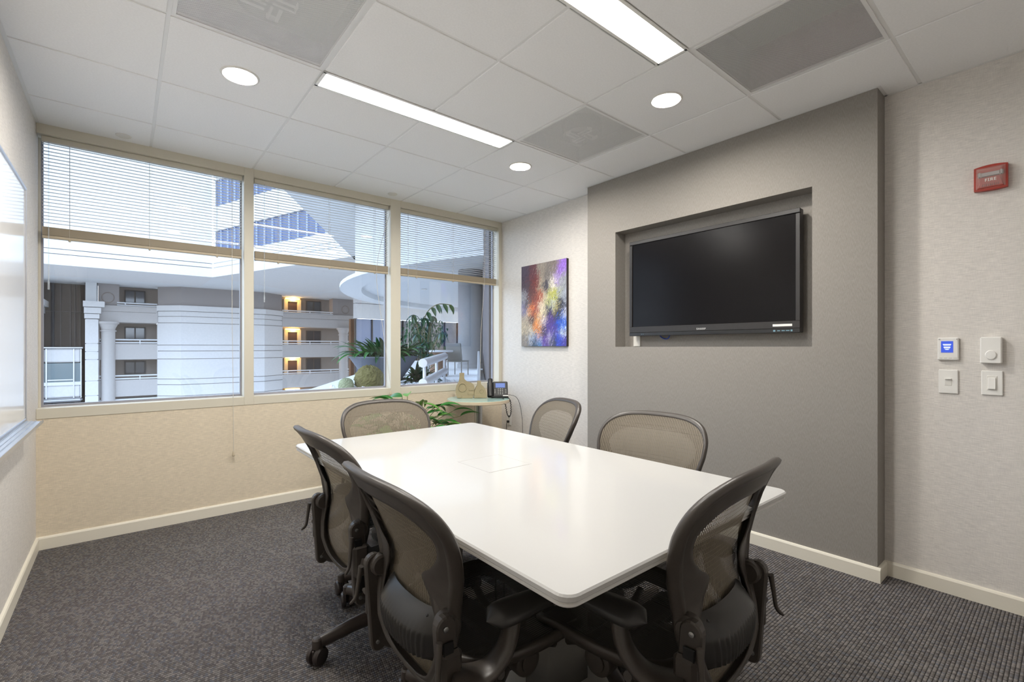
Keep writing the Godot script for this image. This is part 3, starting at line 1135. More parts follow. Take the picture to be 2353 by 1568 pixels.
func make_chair() -> Node3D:
	var C := thing("office_chair", "", "chair", Vector3.ZERO, 0.0, "mesh office chairs round the table")
	var outer := mirrored([Vector2(0, 0.908), Vector2(0.09, 0.906), Vector2(0.165, 0.896), Vector2(0.226, 0.868), Vector2(0.257, 0.820), Vector2(0.260, 0.764), Vector2(0.247, 0.705), Vector2(0.229, 0.645), Vector2(0.215, 0.59), Vector2(0.214, 0.54), Vector2(0.204, 0.485), Vector2(0.188, 0.43), Vector2(0.145, 0.375), Vector2(0.075, 0.347), Vector2(0, 0.34)], 5)
	var inner := mirrored([Vector2(0, 0.838), Vector2(0.075, 0.838), Vector2(0.140, 0.828), Vector2(0.186, 0.806), Vector2(0.211, 0.776), Vector2(0.209, 0.745), Vector2(0.188, 0.712), Vector2(0.152, 0.680), Vector2(0.102, 0.646), Vector2(0.122, 0.600), Vector2(0.150, 0.545), Vector2(0.160, 0.470), Vector2(0.125, 0.400), Vector2(0.065, 0.371), Vector2(0, 0.366)], 5)
	# back frame: rim in front, broad flange behind it
	var rows := []
	for k in outer.size():
		var O: Vector2 = outer[k]
		var I: Vector2 = inner[k]
		var d := I - O
		var L := d.length()
		var e := d / L
		var rim := minf(0.017, L * 0.6)
		var sec := [[O + e * rim, 0.003], [O + e * 0.006, -0.006], [O - e * 0.004, 0.004], [O - e * 0.004, 0.016], [O + e * 0.003, 0.027], [O + e * minf(0.013, L * 0.3), 0.029], [O + e * minf(0.020, L * 0.45), 0.022], [O + e * minf(0.028, L * 0.6), 0.021], [O + d * 0.75, 0.024], [I, 0.024], [I, 0.018], [O + d * 0.7, 0.017], [O + e * minf(0.022, L * 0.5), 0.013]]
		var row := []
		for s in sec:
			row.append(Vector3(s[0].x, s[0].y, back_z(s[0].x, s[0].y) + s[1]))
		rows.append(row)
	var m := MB.new()
	m.grid(rows, true, true)
	var frame := obj("back_frame", m, M.nylon, C)
	for s in [-1.0, 1.0]:
		m = MB.new()
		m.lathe([Vector2(0, 0.0), Vector2(0.026, 0.0), Vector2(0.032, 0.006), Vector2(0.032, 0.030), Vector2(0.022, 0.042), Vector2(0.0, 0.044)], 18, Vector3(s * 0.180, 0.560, 0.256), Basis(Vector3.UP, Vector3(s, 0, 0), Vector3(0, 0, s)))
		obj("pivot_boss", m, M.nylon, frame)
	# woven strands of the back
	m = MB.new()
	var n := 60
	for k in n:
		var x := lerpf(-0.248, 0.248, (k + 0.5) / n)
		var sp := span_at(outer, x)
		var y0 := sp.x + 0.010
		var y1 := sp.y - 0.010
		if y1 - y0 < 0.03:
			continue
		var r2 := []
		for q in 15:
			var y := lerpf(y0, y1, q / 14.0)
			r2.append([Vector3(x - 0.0034, y, back_z(x - 0.0034, y) + 0.001), Vector3(x + 0.0034, y, back_z(x + 0.0034, y) + 0.001)])
		m.grid(r2)
	for k in 34:
		var y := lerpf(0.37, 0.89, (k + 0.5) / 34)
		var w := half_width(outer, y) - 0.008
		var r2 := []
		for q in 9:
			var x := lerpf(-w, w, q / 8.0)
			r2.append([Vector3(x, y - 0.0007, back_z(x, y) + 0.0018), Vector3(x, y + 0.0007, back_z(x, y) + 0.0018)])
		m.grid(r2)
	tag(obj("back_mesh", m, M.mesh, C), "", "", "", "stuff")
	# seat frame and strands
	var so := mirrored([Vector2(0, -0.245), Vector2(0.11, -0.241), Vector2(0.195, -0.22), Vector2(0.243, -0.16), Vector2(0.252, -0.07), Vector2(0.246, 0.03), Vector2(0.222, 0.12), Vector2(0.165, 0.178), Vector2(0.085, 0.2), Vector2(0, 0.205)], 5)
	rows = []
	for k in so.size():
		var O: Vector2 = so[k]
		var e := (Vector2(0, -0.02) - O).normalized()
		var sec := [[O + e * 0.018, 0.0], [O + e * 0.006, 0.008], [O - e * 0.006, 0.002], [O - e * 0.008, -0.012], [O + e * 0.004, -0.030], [O + e * 0.040, -0.034], [O + e * 0.042, -0.026], [O + e * 0.016, -0.012]]
		var row := []
		for s in sec:
			row.append(Vector3(s[0].x, seat_y(s[0].x, s[0].y) + s[1], s[0].y))
		rows.append(row)
	m = MB.new()
	m.grid(rows, true, true)
	obj("seat_frame", m, M.nylon, C)
	m = MB.new()
	for k in 56:
		var x := lerpf(-0.240, 0.240, (k + 0.5) / 56)
		var sp := span_at(so, x)
		var r2 := []
		for q in 12:
			var z := lerpf(sp.x + 0.008, sp.y - 0.008, q / 11.0)
			r2.append([Vector3(x - 0.003, seat_y(x, z), z), Vector3(x + 0.003, seat_y(x, z), z)])
		m.grid(r2)
	tag(obj("seat_mesh", m, M.seatmesh, C), "", "", "", "stuff")
	# tilt mechanism and gas column
	m = MB.new()
	m.box(Vector3(0, 0.335, 0.03), Vector3(0.15, 0.06, 0.24), 0.016)
	m.box(Vector3(0, 0.372, 0.0), Vector3(0.30, 0.022, 0.09), 0.008)
	m.tube(curve2([Vector3(-0.20, 0.375, -0.10), Vector3(-0.10, 0.345, -0.09), Vector3(0.10, 0.345, -0.09), Vector3(0.20, 0.375, -0.10)], 4), 0.013, 8)
	m.tube(curve2([Vector3(-0.21, 0.375, 0.10), Vector3(-0.10, 0.345, 0.10), Vector3(0.10, 0.345, 0.10), Vector3(0.21, 0.375, 0.10)], 4), 0.013, 8)
	var mech := obj("tilt_mechanism", m, M.nylon, C)
	for s in [-1.0, 1.0]:
		m = MB.new()
		m.cyl(Vector3(s * 0.15, 0.362, 0.0), Vector3(s * 0.205, 0.362, 0.0), 0.042, 22, 0.008)
		m.cyl(Vector3(s * 0.205, 0.362, 0.0), Vector3(s * 0.211, 0.362, 0.0), 0.026, 18, 0.002)
		obj("tension_knob", m, M.nylon, mech)
	m = MB.new()
	m.lathe([Vector2(0.0, 0.07), Vector2(0.046, 0.07), Vector2(0.050, 0.085), Vector2(0.048, 0.128), Vector2(0.036, 0.138), Vector2(0.034, 0.215), Vector2(0.026, 0.22), Vector2(0.026, 0.33)], 20)
	obj("gas_column", m, M.nylon, C)
	# star base: one arm straight back, each with its twin-wheel caster
	var arm := MB.new()
	var path := curve2([Vector3(0, 0.098, 0.03), Vector3(0, 0.104, 0.12), Vector3(0, 0.098, 0.21), Vector3(0, 0.086, 0.29), Vector3(0, 0.082, 0.33)], 4)
	var rad := []
	for k in path.size():
		var f := float(k) / (path.size() - 1)
		rad.append(Vector2(lerpf(0.026, 0.019, f), lerpf(0.034, 0.022, f)))
	arm.tube(path, rad, 14)
	arm.lathe([Vector2(0.0, 0.103), Vector2(0.014, 0.1015), Vector2(0.0195, 0.096), Vector2(0.020, 0.066), Vector2(0.016, 0.060), Vector2(0.0, 0.060)], 14, Vector3(0, 0, 0.342))
	var arm_mesh := arm.mesh()
	var cw := MB.new()
	for s in [-1.0, 1.0]:
		cw.lathe([Vector2(0.0, 0.006), Vector2(0.028, 0.006), Vector2(0.0335, 0.009), Vector2(0.034, 0.020), Vector2(0.030, 0.027), Vector2(0.012, 0.029), Vector2(0.0, 0.029)], 24, Vector3(0, 0.034, 0), Basis(Vector3(0, 1, 0), Vector3(s, 0, 0), Vector3(0, 0, s)))
	cw.box(Vector3(0, 0.042, 0.006), Vector3(0.011, 0.040, 0.036), 0.003)
	cw.cyl(Vector3(0, 0.04, 0.0), Vector3(0, 0.075, 0.0), 0.007, 10)
	var caster_mesh := cw.mesh()
	for k in 5:
		var L := put("leg", arm_mesh, M.leg, C)
		L.rotation.y = TAU * k / 5.0
		var w := put("caster", caster_mesh, M.wheel, L, Vector3(0, 0, 0.342))
		w.rotation.y = 0.5 + 1.3 * k
	# uprights that carry the back and the arms
	for s in [-1.0, 1.0]:
		m = MB.new()
		var side := PackedVector2Array()
		for q in 9:
			var a := PI * q / 8.0
			side.append(Vector2(0.272, 0.566) + Vector2(cos(a), sin(a)) * 0.027)
		for q in 9:
			var a := PI + PI * q / 8.0
			side.append(Vector2(0.256, 0.315) + Vector2(cos(a), sin(a)) * 0.025)
		m.slab(side, 0.026, Vector3(s * 0.214 - 0.013, 0, 0), Basis(Vector3(0, 0, 1), Vector3(0, 1, 0), Vector3(1, 0, 0)), 0.004)
		var up := obj("upright", m, M.nylon, C)
		m = MB.new()
		m.slab(PackedVector2Array([Vector2(0.258, 0.535), Vector2(0.286, 0.535), Vector2(0.274, 0.34), Vector2(0.248, 0.34)]), 0.006, Vector3(s * 0.232 - 0.003, 0, 0), Basis(Vector3(0, 0, 1), Vector3(0, 1, 0), Vector3(1, 0, 0)), 0.002)
		obj("slide_track", m, M.black, up)
		m = MB.new()
		for p in [Vector3(0.214, 0.566, 0.276), Vector3(0.214, 0.322, 0.262)]:
			m.cyl(Vector3(s * (p.x - 0.016), p.y, p.z), Vector3(s * (p.x + 0.018), p.y, p.z), 0.007, 10, 0.002)
		obj("pivot_pin", m, M.steel, up)
		m = MB.new()
		m.tube(curve2([Vector3(s * 0.240, 0.55, 0.300), Vector3(s * 0.246, 0.50, 0.306), Vector3(s * 0.250, 0.455, 0.312), Vector3(s * 0.258, 0.435, 0.328)], 4), [Vector2(0.008, 0.010), Vector2(0.008, 0.010), Vector2(0.007, 0.009), Vector2(0.007, 0.009), Vector2(0.006, 0.008), Vector2(0.006, 0.008), Vector2(0.006, 0.008), Vector2(0.006, 0.007), Vector2(0.006, 0.006), Vector2(0.006, 0.006), Vector2(0.006, 0.005), Vector2(0.005, 0.004), Vector2(0.003, 0.003)], 8, false, Vector3(1, 0, 0))
		obj("height_lever", m, M.nylon, up)
		# yoke from the upright's foot to the mechanism
		m = MB.new()
		var yk := curve2([Vector3(s * 0.214, 0.335, 0.256), Vector3(s * 0.205, 0.302, 0.205), Vector3(s * 0.155, 0.300, 0.135), Vector3(s * 0.06, 0.325, 0.08)], 5)
		var yr := []
		for k in yk.size():
			yr.append(Vector2(0.018, 0.024))
		m.tube(yk, yr, 10)
		obj("yoke", m, M.nylon, C)
		# arm: a bracket that leaves the upright, dips and rises to the pad
		m = MB.new()
		var ap := curve2([Vector3(s * 0.228, 0.452, 0.262), Vector3(s * 0.244, 0.442, 0.222), Vector3(s * 0.260, 0.448, 0.176), Vector3(s * 0.268, 0.480, 0.136), Vector3(s * 0.270, 0.520, 0.118), Vector3(s * 0.268, 0.556, 0.110)], 5)
		var ar := []
		for k in ap.size():
			var f := float(k) / (ap.size() - 1)
			ar.append(Vector2(lerpf(0.015, 0.022, f), lerpf(0.056, 0.026, f)))
		m.tube(ap, ar, 14, false, Vector3.ZERO)
		m.box(Vector3(s * 0.226, 0.455, 0.262), Vector3(0.030, 0.115, 0.056), 0.010)
		var bracket := obj("arm_bracket", m, M.nylon, C)
		m = MB.new()
		var pad_rows := []
		for q in 13:
			var f := q / 12.0
			var z := lerpf(0.188, -0.085, f)
			var env := sqrt(maxf(0.0, 1.0 - pow(absf(f * 2.0 - 1.0), 5.5 if f < 0.5 else 3.0)))
			var w := lerpf(0.050, 0.034, f) * env
			var h := lerpf(0.033, 0.018, f) * env
			var row := []
			for a in 16:
				var t := TAU * a / 16
				var cy := sin(t)
				row.append(Vector3(s * (0.268 - 0.006 * f) + cos(t) * w, 0.570 - 0.006 * f + (cy * h if cy > 0 else cy * h * 0.75), z))
			pad_rows.append(row)
		m.grid(pad_rows, false, true)
		obj("arm_pad", m, M.pad, bracket)
	# lumbar cushion slung behind the back
	rows = []
	var prof := [Vector3(0.560, 0.012, 0.126), Vector3(0.550, 0.026, 0.140), Vector3(0.532, 0.040, 0.150), Vector3(0.514, 0.052, 0.154), Vector3(0.505, 0.054, 0.154), Vector3(0.484, 0.050, 0.150), Vector3(0.458, 0.044, 0.144), Vector3(0.440, 0.038, 0.138), Vector3(0.432, 0.022, 0.130), Vector3(0.438, 0.012, 0.126)]
	for p in prof:
		var row := []
		var ribbed: bool = p.x < 0.510 and p.x > 0.436
		for q in 97:
			var f := q / 96.0 * 2.0 - 1.0
			var x: float = f * p.z
			var ends := pow(absf(f), 4.0)
			var z: float = back_z(0.0, p.x) + 0.004 + p.y * (1.0 - 0.75 * ends) - 0.012 * f * f
			if ribbed and absf(f) < 0.86:
				z += 0.0022 * sin(f * 62.0)
			row.append(Vector3(x, p.x, z))
		rows.append(row)
	m = MB.new()
	m.grid(rows)
	var lumbar := obj("lumbar_pad", m, M.pad, C)
	m = MB.new()
	m.box(Vector3(0, 0.498, back_z(0.0, 0.498) + 0.008), Vector3(0.24, 0.10, 0.012), 0.004)
	obj("pad_backing", m, M.black, lumbar)
	return C


func build_chairs() -> void:
	var spots := [
		[0.775, 1.700, -90.0, false, 0.0, "grey mesh office chair on the table's whiteboard side, near the windows"],
		[0.720, 2.400, -91.0, true, -0.008, "grey mesh office chair with ribbed lumbar pad on the table's whiteboard side"],
		[1.050, 2.715, 5.0, true, 0.004, "grey mesh office chair with lumbar pad at the table end away from windows"],
		[1.015, 1.350, 180.0, false, 0.0, "grey mesh office chair at the table's window end, before the potted plant"],
		[1.530, 1.500, 70.0, false, 0.0, "grey mesh office chair on the television side, beneath the painting"],
		[1.430, 2.345, 97.0, false, 0.0, "grey mesh office chair at the table directly below the television"],
	]
	var first := make_chair()
	for k in spots.size():
		var s: Array = spots[k]
		var c := first if k == 0 else copy(first)
		c.position = Vector3(s[0], 0, s[1])
		c.rotation.y = deg_to_rad(s[2])
		c.set_meta("label", s[5])
		c.set_meta("keep_pad", s[3])
		for part in c.get_children():
			if not part.name.begins_with("leg") and not part.name.begins_with("gas_column"):
				part.position.y = s[4]  # height of the gas lift
			if k == 2 and (part.name.begins_with("back_") or part.name.begins_with("lumbar")):
				# this back is set more upright: turn it about its pivots
				var pv := Vector3(0, 0.56, 0.25)
				var bs := Basis(Vector3.RIGHT, deg_to_rad(-6.0))
				part.basis = bs
				part.position = pv - bs * pv + Vector3(0, s[4], 0)
	for k in spots.size():
		var c := get_node("office_chair" if k == 0 else "office_chair_%03d" % k)
		if not c.get_meta("keep_pad"):
			var p := c.get_node("lumbar_pad")
			c.remove_child(p)
			p.free()
		c.remove_meta("keep_pad")


# ------------------------------------------------------------ on the walls
func text(s: String, size: float, depth: float, font_name := "Droid Sans", weight := 400) -> TextMesh:
	var t := TextMesh.new()
	var f := SystemFont.new()
	f.font_names = PackedStringArray([font_name])
	f.font_weight = weight
	t.font = f
	t.text = s
	t.font_size = 64
	t.pixel_size = size / 64.0
	t.depth = depth
	t.curve_step = 2.0
	return t


# facing -x on the right wall: local x runs towards +z, y up, z out of the wall
func on_right_wall(called: String, label: String, category: String, x: float, y: float, z: float, group := "") -> Node3D:
	return thing(called, label, category, Vector3(x, y, z), -PI / 2, group)


func build_wall_things() -> void:
	# television in the recess
	var tv := on_right_wall("television", "large black flat television hung in the grey panel's recess", "television", 2.962, 1.305, 1.9245)
	var w := 1.202
	var h := 0.732
	var m := MB.new()
	m.box(Vector3(0, h / 2, 0.022), Vector3(w, h, 0.044), 0.004)
	m.box(Vector3(0, h / 2 - 0.03, -0.004), Vector3(w * 0.7, h * 0.66, 0.02), 0.006)
	obj("body", m, M.bezel, tv)
	m = MB.new()
	var fz := 0.044
	m.box(Vector3(0, h - 0.013, fz + 0.004), Vector3(w, 0.026, 0.012), 0.002)
	m.box(Vector3(0, 0.048, fz + 0.004), Vector3(w, 0.044, 0.012), 0.002)
	for s in [-1.0, 1.0]:
		m.box(Vector3(s * (w / 2 - 0.012), h / 2 + 0.02, fz + 0.004), Vector3(0.024, h - 0.10, 0.012), 0.002)
	var bz := obj("bezel", m, M.bezel, tv)
	m = MB.new()
	m.box(Vector3(0, 0.013, fz + 0.004), Vector3(w, 0.026, 0.013), 0.002)
	obj("lower_strip", m, M.black, bz)
	m = MB.new()
	m.box(Vector3(0, h / 2 + 0.022, fz + 0.001), Vector3(w - 0.046, h - 0.094, 0.003))
	obj("screen", m, M.screen, tv)
	var logo := put("brand_lettering", text("SHARP", 0.020, 0.001, "Droid Sans", 800), M.logo, bz, Vector3(-0.010, 0.040, fz + 0.0105))
	logo.scale = Vector3(1.1, 0.85, 1)
	m = MB.new()
	m.box(Vector3(0.505, 0.046, fz + 0.0105), Vector3(0.108, 0.014, 0.001))
	obj("sticker", m, M.white, bz)
	m = MB.new()
	m.box(Vector3(0.460, 0.013, fz + 0.0108), Vector3(0.012, 0.010, 0.001))
	m.box(Vector3(0.485, 0.013, fz + 0.0108), Vector3(0.016, 0.005, 0.001))
	m.box(Vector3(0.510, 0.013, fz + 0.0108), Vector3(0.018, 0.005, 0.001))
	m.box(Vector3(0.535, 0.013, fz + 0.0108), Vector3(0.020, 0.005, 0.001))
	m.box(Vector3(0.556, 0.013, fz + 0.0108), Vector3(0.010, 0.010, 0.001))
	tag(obj("port_icons", m, M.icon, bz), "small pale blue icons", "")
	m = MB.new()
	for p in [[-0.49, 0.0], [-0.475, 0.0]]:
		m.box(Vector3(p[0], 0.013, fz + 0.0108), Vector3(0.004, 0.004, 0.001))
	obj("indicator", m, M.icon, bz)
	m = MB.new()
	for s in [-1.0, 1.0]:
		m.box(Vector3(s * 0.14, h / 2, -0.022), Vector3(0.05, 0.42, 0.018), 0.002)
	m.box(Vector3(0, h / 2, -0.028), Vector3(0.5, 0.10, 0.010), 0.002)
	obj("wall_mount", m, M.black, tv)
	# loop of blue network cable below the set
	m = MB.new()
	var loop := []
	for k in 22:
		var a := TAU * k / 21.0 * 1.15 + 0.4
		loop.append(Vector3(2.972 + 0.010 * sin(a * 1.7), 1.318 + 0.038 * sin(a), 1.597 + 0.043 * cos(a)))
	m.tube(loop, 0.0045, 8, false, Vector3.RIGHT)
	tag(obj("network_cable", m, M.bluecable), "loop of blue network cable hanging below the television", "cable")
	m = MB.new()
	m.box(Vector3(2.990, 1.275, 1.335), Vector3(0.010, 0.100, 0.062), 0.002)
	tag(obj("cover_plate", m, M.white2), "pale cover plate low in the recess behind the television", "plate")
	# painting
	var p := on_right_wall("painting", "abstract canvas of maroon, orange, cream, purple and blue strokes", "painting", 3.008, 1.228, 0.262)
	m = MB.new()
	m.box(Vector3(0, 0.404, 0.014), Vector3(0.632, 0.808, 0.028), 0.002)
	obj("stretcher", m, M.canvas_edge, p)
	m = MB.new()
	m.flat([Vector3(-0.315, 0.001, 0.0285), Vector3(0.315, 0.001, 0.0285), Vector3(0.315, 0.807, 0.0285), Vector3(-0.315, 0.807, 0.0285)], Vector3.BACK, [Vector2(0, 1), Vector2(1, 1), Vector2(1, 0), Vector2(0, 0)])
	obj("canvas", m, M.canvas, p)
	# fire strobe
	var f := on_right_wall("fire_alarm", "red fire alarm strobe with clear lens high on the wall", "fire alarm", WX1, 1.955, 3.302)
	m = MB.new()
	var outline := PackedVector2Array()
	for k in 9:
		var u := k / 8.0 * 2.0 - 1.0
		outline.append(Vector2(u * 0.056, -0.004 * (1.0 - u * u) + 0.004))
	for k in 9:
		var u := 1.0 - k / 8.0 * 2.0
		outline.append(Vector2(u * 0.056, 0.112 + 0.007 * (1.0 - u * u)))
	m.slab(outline, 0.026, Vector3.ZERO, Basis(), 0.004)
	obj("housing", m, M.red, f)
	m = MB.new()
	m.box(Vector3(0, 0.074, 0.030), Vector3(0.080, 0.022, 0.008), 0.003)
	m.box(Vector3(-0.036, 0.074, 0.034), Vector3(0.014, 0.026, 0.010), 0.004)
	m.box(Vector3(0.036, 0.074, 0.034), Vector3(0.014, 0.026, 0.010), 0.004)
	obj("reflector", m, M.chrome, f)
	m = MB.new()
	m.slab(PackedVector2Array([Vector2(-0.044, 0.012), Vector2(0.044, 0.012), Vector2(0.030, 0.060), Vector2(-0.030, 0.060)]), 0.005, Vector3(0, 0, 0.026), Basis(), 0.0015)
	var face := obj("faceplate", m, M.red, f)
	put("fire_lettering", text("FIRE", 0.019, 0.001, "Droid Sans", 700), M.white, face, Vector3(0, 0.048, 0.0315))
	m = MB.new()
	for k in 9:
		m.box(Vector3(-0.026 + k * 0.0065, 0.024, 0.0315), Vector3(0.003, 0.013, 0.002), 0.0008)
	tag(obj("sounder_slots", m, M.darkred, face), "", "", "", "stuff")
	# clear wedge lens over the lamp
	m = MB.new()
	var a0 := [Vector3(-0.049, 0.010, 0.027), Vector3(0.049, 0.010, 0.027), Vector3(0.049, 0.108, 0.027), Vector3(-0.049, 0.108, 0.027)]
	var a1 := [Vector3(-0.036, 0.020, 0.034), Vector3(0.036, 0.020, 0.034), Vector3(0.040, 0.090, 0.050), Vector3(-0.040, 0.090, 0.050)]
	m.flat(a1, Vector3.BACK)
	for k in 4:
		m.flat([a0[k], a0[(k + 1) % 4], a1[(k + 1) % 4], a1[k]], (a0[k] + a0[(k + 1) % 4]) / 2.0 - Vector3(0, 0.06, 0))
	obj("lens", m, M.pane_thin, f)
	# thermostat and the three plates round it
	var th := on_right_wall("touch_controller", "small white wall controller with a lit blue screen", "controller", WX1, 1.154, 3.153)
	m = MB.new()
	m.box(Vector3(0, 0.056, 0.008), Vector3(0.078, 0.112, 0.016), 0.004)
	obj("body", m, M.white, th)
	m = MB.new()
	m.box(Vector3(-0.003, 0.066, 0.0165), Vector3(0.044, 0.056, 0.002))
	var sc := obj("screen", m, M.bluescreen, th)
	m = MB.new()
	for r in [[-0.003, 0.078, 0.030, 0.004], [-0.003, 0.073, 0.026, 0.0015], [-0.003, 0.064, 0.024, 0.0055], [-0.003, 0.0565, 0.020, 0.0018], [-0.003, 0.0525, 0.012, 0.0018]]:
		m.box(Vector3(r[0], r[1], 0.0177), Vector3(r[2], r[3], 0.0006))
	obj("screen_print", m, M.screenprint, sc)
	m = MB.new()
	for k in 4:
		m.box(Vector3(-0.026 + k * 0.0172, 0.012, 0.0165), Vector3(0.012, 0.006, 0.002), 0.0008)
	obj("key", m, M.white2, th)
	m = MB.new()
	for s in [-1.0, 1.0]:
		m.cyl(Vector3(s * 0.032, 0.104, 0.015), Vector3(s * 0.032, 0.104, 0.0185), 0.003, 10)
	obj("sensor", m, M.chrome, th)
	var ch := on_right_wall("push_button_box", "white wall box with an oval push button", "wall box", WX1, 1.142, 3.303)
	m = MB.new()
	m.box(Vector3(0, 0.062, 0.015), Vector3(0.072, 0.124, 0.030), 0.004)
	obj("body", m, M.white, ch)
	m = MB.new()
	m.lathe([Vector2(0.021, 0.0), Vector2(0.021, 0.003), Vector2(0.018, 0.005), Vector2(0.0, 0.0055)], 28, Vector3(0.0, 0.040, 0.030), Basis(Vector3(0.9, 0, 0), Vector3(0, 0, 1), Vector3(0, -1.05, 0)))
	obj("button", m, M.white, ch)
	var sl := on_right_wall("slide_dimmer", "white slide dimmer plate below the blue screen controller", "switch", WX1, 0.989, 3.153)
	m = MB.new()
	m.box(Vector3(0, 0.059, 0.004), Vector3(0.072, 0.118, 0.008), 0.003)
	obj("plate", m, M.white, sl)
	m = MB.new()
	m.box(Vector3(0.0, 0.058, 0.0085), Vector3(0.026, 0.036, 0.002), 0.0008)
	obj("slot", m, M.white2, sl)
	m = MB.new()
	m.box(Vector3(0.0, 0.073, 0.013), Vector3(0.024, 0.005, 0.010), 0.0015)
	obj("slider", m, M.white, sl)
	var rk := on_right_wall("rocker_switch", "white rocker light switch below the push button box", "switch", WX1, 0.992, 3.305)
	m = MB.new()
	m.box(Vector3(0, 0.058, 0.004), Vector3(0.072, 0.116, 0.008), 0.003)
	obj("plate", m, M.white, rk)
	m = MB.new()
	m.box(Vector3(0, 0.058, 0.0085), Vector3(0.034, 0.068, 0.003), 0.001)
	obj("surround", m, M.white2, rk)
	m = MB.new()
	m.box(Vector3(0.0, 0.056, 0.0115), Vector3(0.026, 0.054, 0.007), 0.0015, Basis(Vector3.RIGHT, -0.09))
	obj("rocker", m, M.white, rk)
	# power outlet under the phone
	var ou := on_right_wall("power_outlet", "white power outlet low on the wall below the phone", "outlet", WX1, 0.395, -0.285)
	m = MB.new()
	m.box(Vector3(0, 0.058, 0.003), Vector3(0.072, 0.116, 0.006), 0.002)
	obj("plate", m, M.white, ou)
	for y in [0.038, 0.078]:
		m = MB.new()
		m.box(Vector3(0, y, 0.0065), Vector3(0.030, 0.026, 0.003), 0.001)
		var so := obj("socket", m, M.white2, ou)
		m = MB.new()
		for s in [-1.0, 1.0]:
			m.box(Vector3(s * 0.006, y + 0.002, 0.0082), Vector3(0.0025, 0.009, 0.001))
		obj("slots", m, M.black, so)
	# whiteboard on the left wall: local x runs towards -z, z out of the wall
	var zr := 0.105
	var zl := 2.25
	var wb := thing("whiteboard", "glossy white dry-erase board with aluminium frame", "whiteboard", Vector3(WX0, 0.835, (zr + zl) / 2), PI / 2)
	var W := zl - zr
	m = MB.new()
	m.box(Vector3(0, 0.60, 0.008), Vector3(W - 0.02, 1.19, 0.014))
	obj("board", m, M.board, wb)
	m = MB.new()
	m.box(Vector3(0, 1.196, 0.010), Vector3(W, 0.020, 0.020), 0.003)
	m.box(Vector3(0, 0.008, 0.010), Vector3(W, 0.020, 0.020), 0.003)
	for s in [-1.0, 1.0]:
		m.box(Vector3(s * (W / 2 - 0.009), 0.60, 0.010), Vector3(0.018, 1.19, 0.020), 0.003)
	obj("frame", m, M.alu, wb)
	m = MB.new()
	var prof := PackedVector2Array([Vector2(0.0, 0.004), Vector2(0.070, -0.004), Vector2(0.080, 0.004), Vector2(0.082, -0.010), Vector2(0.066, -0.016), Vector2(0.0, -0.020)])
	m.slab(prof, W - 0.002, Vector3(-W / 2 + 0.001, 0, 0), Basis(Vector3(0, 0, 1), Vector3(0, 1, 0), Vector3(1, 0, 0)))
	for z in [0.022, 0.038, 0.054]:
		m.box(Vector3(0, 0.0025 - z * 0.05, z), Vector3(W - 0.004, 0.006, 0.004), 0.001)
	obj("pen_tray", m, M.alu, wb)


# ------------------------------------------------------------ the corner table, the phone, the plant
func leaf_mesh(length: float, width: float, bend: float, fold := 0.18, tip := 1.0, rows_n := 9) -> ArrayMesh:
	var m := MB.new()
	var rows := []
	var lean := 0.0
	var at := Vector3.ZERO
	for q in rows_n:
		var f := float(q) / (rows_n - 1)
		var w := width * 0.5 * pow(sin(PI * clampf(pow(f, 0.75) * 0.94 + 0.06, 0.0, 1.0)), tip) + 0.0006
		if q > 0:
			var step := length / (rows_n - 1)
			lean = bend * f
			at += Vector3(0, sin(-lean), cos(lean)) * step
		var up := Vector3(0, cos(lean), sin(lean))
		var row := []
		for s in [-1.0, -0.5, 0.0, 0.5, 1.0]:
			row.append(at + Vector3(s * w, 0, 0) + up * (absf(s) * w * fold * 2.0))
		rows.append(row)
	m.grid(rows)
	return m.mesh()


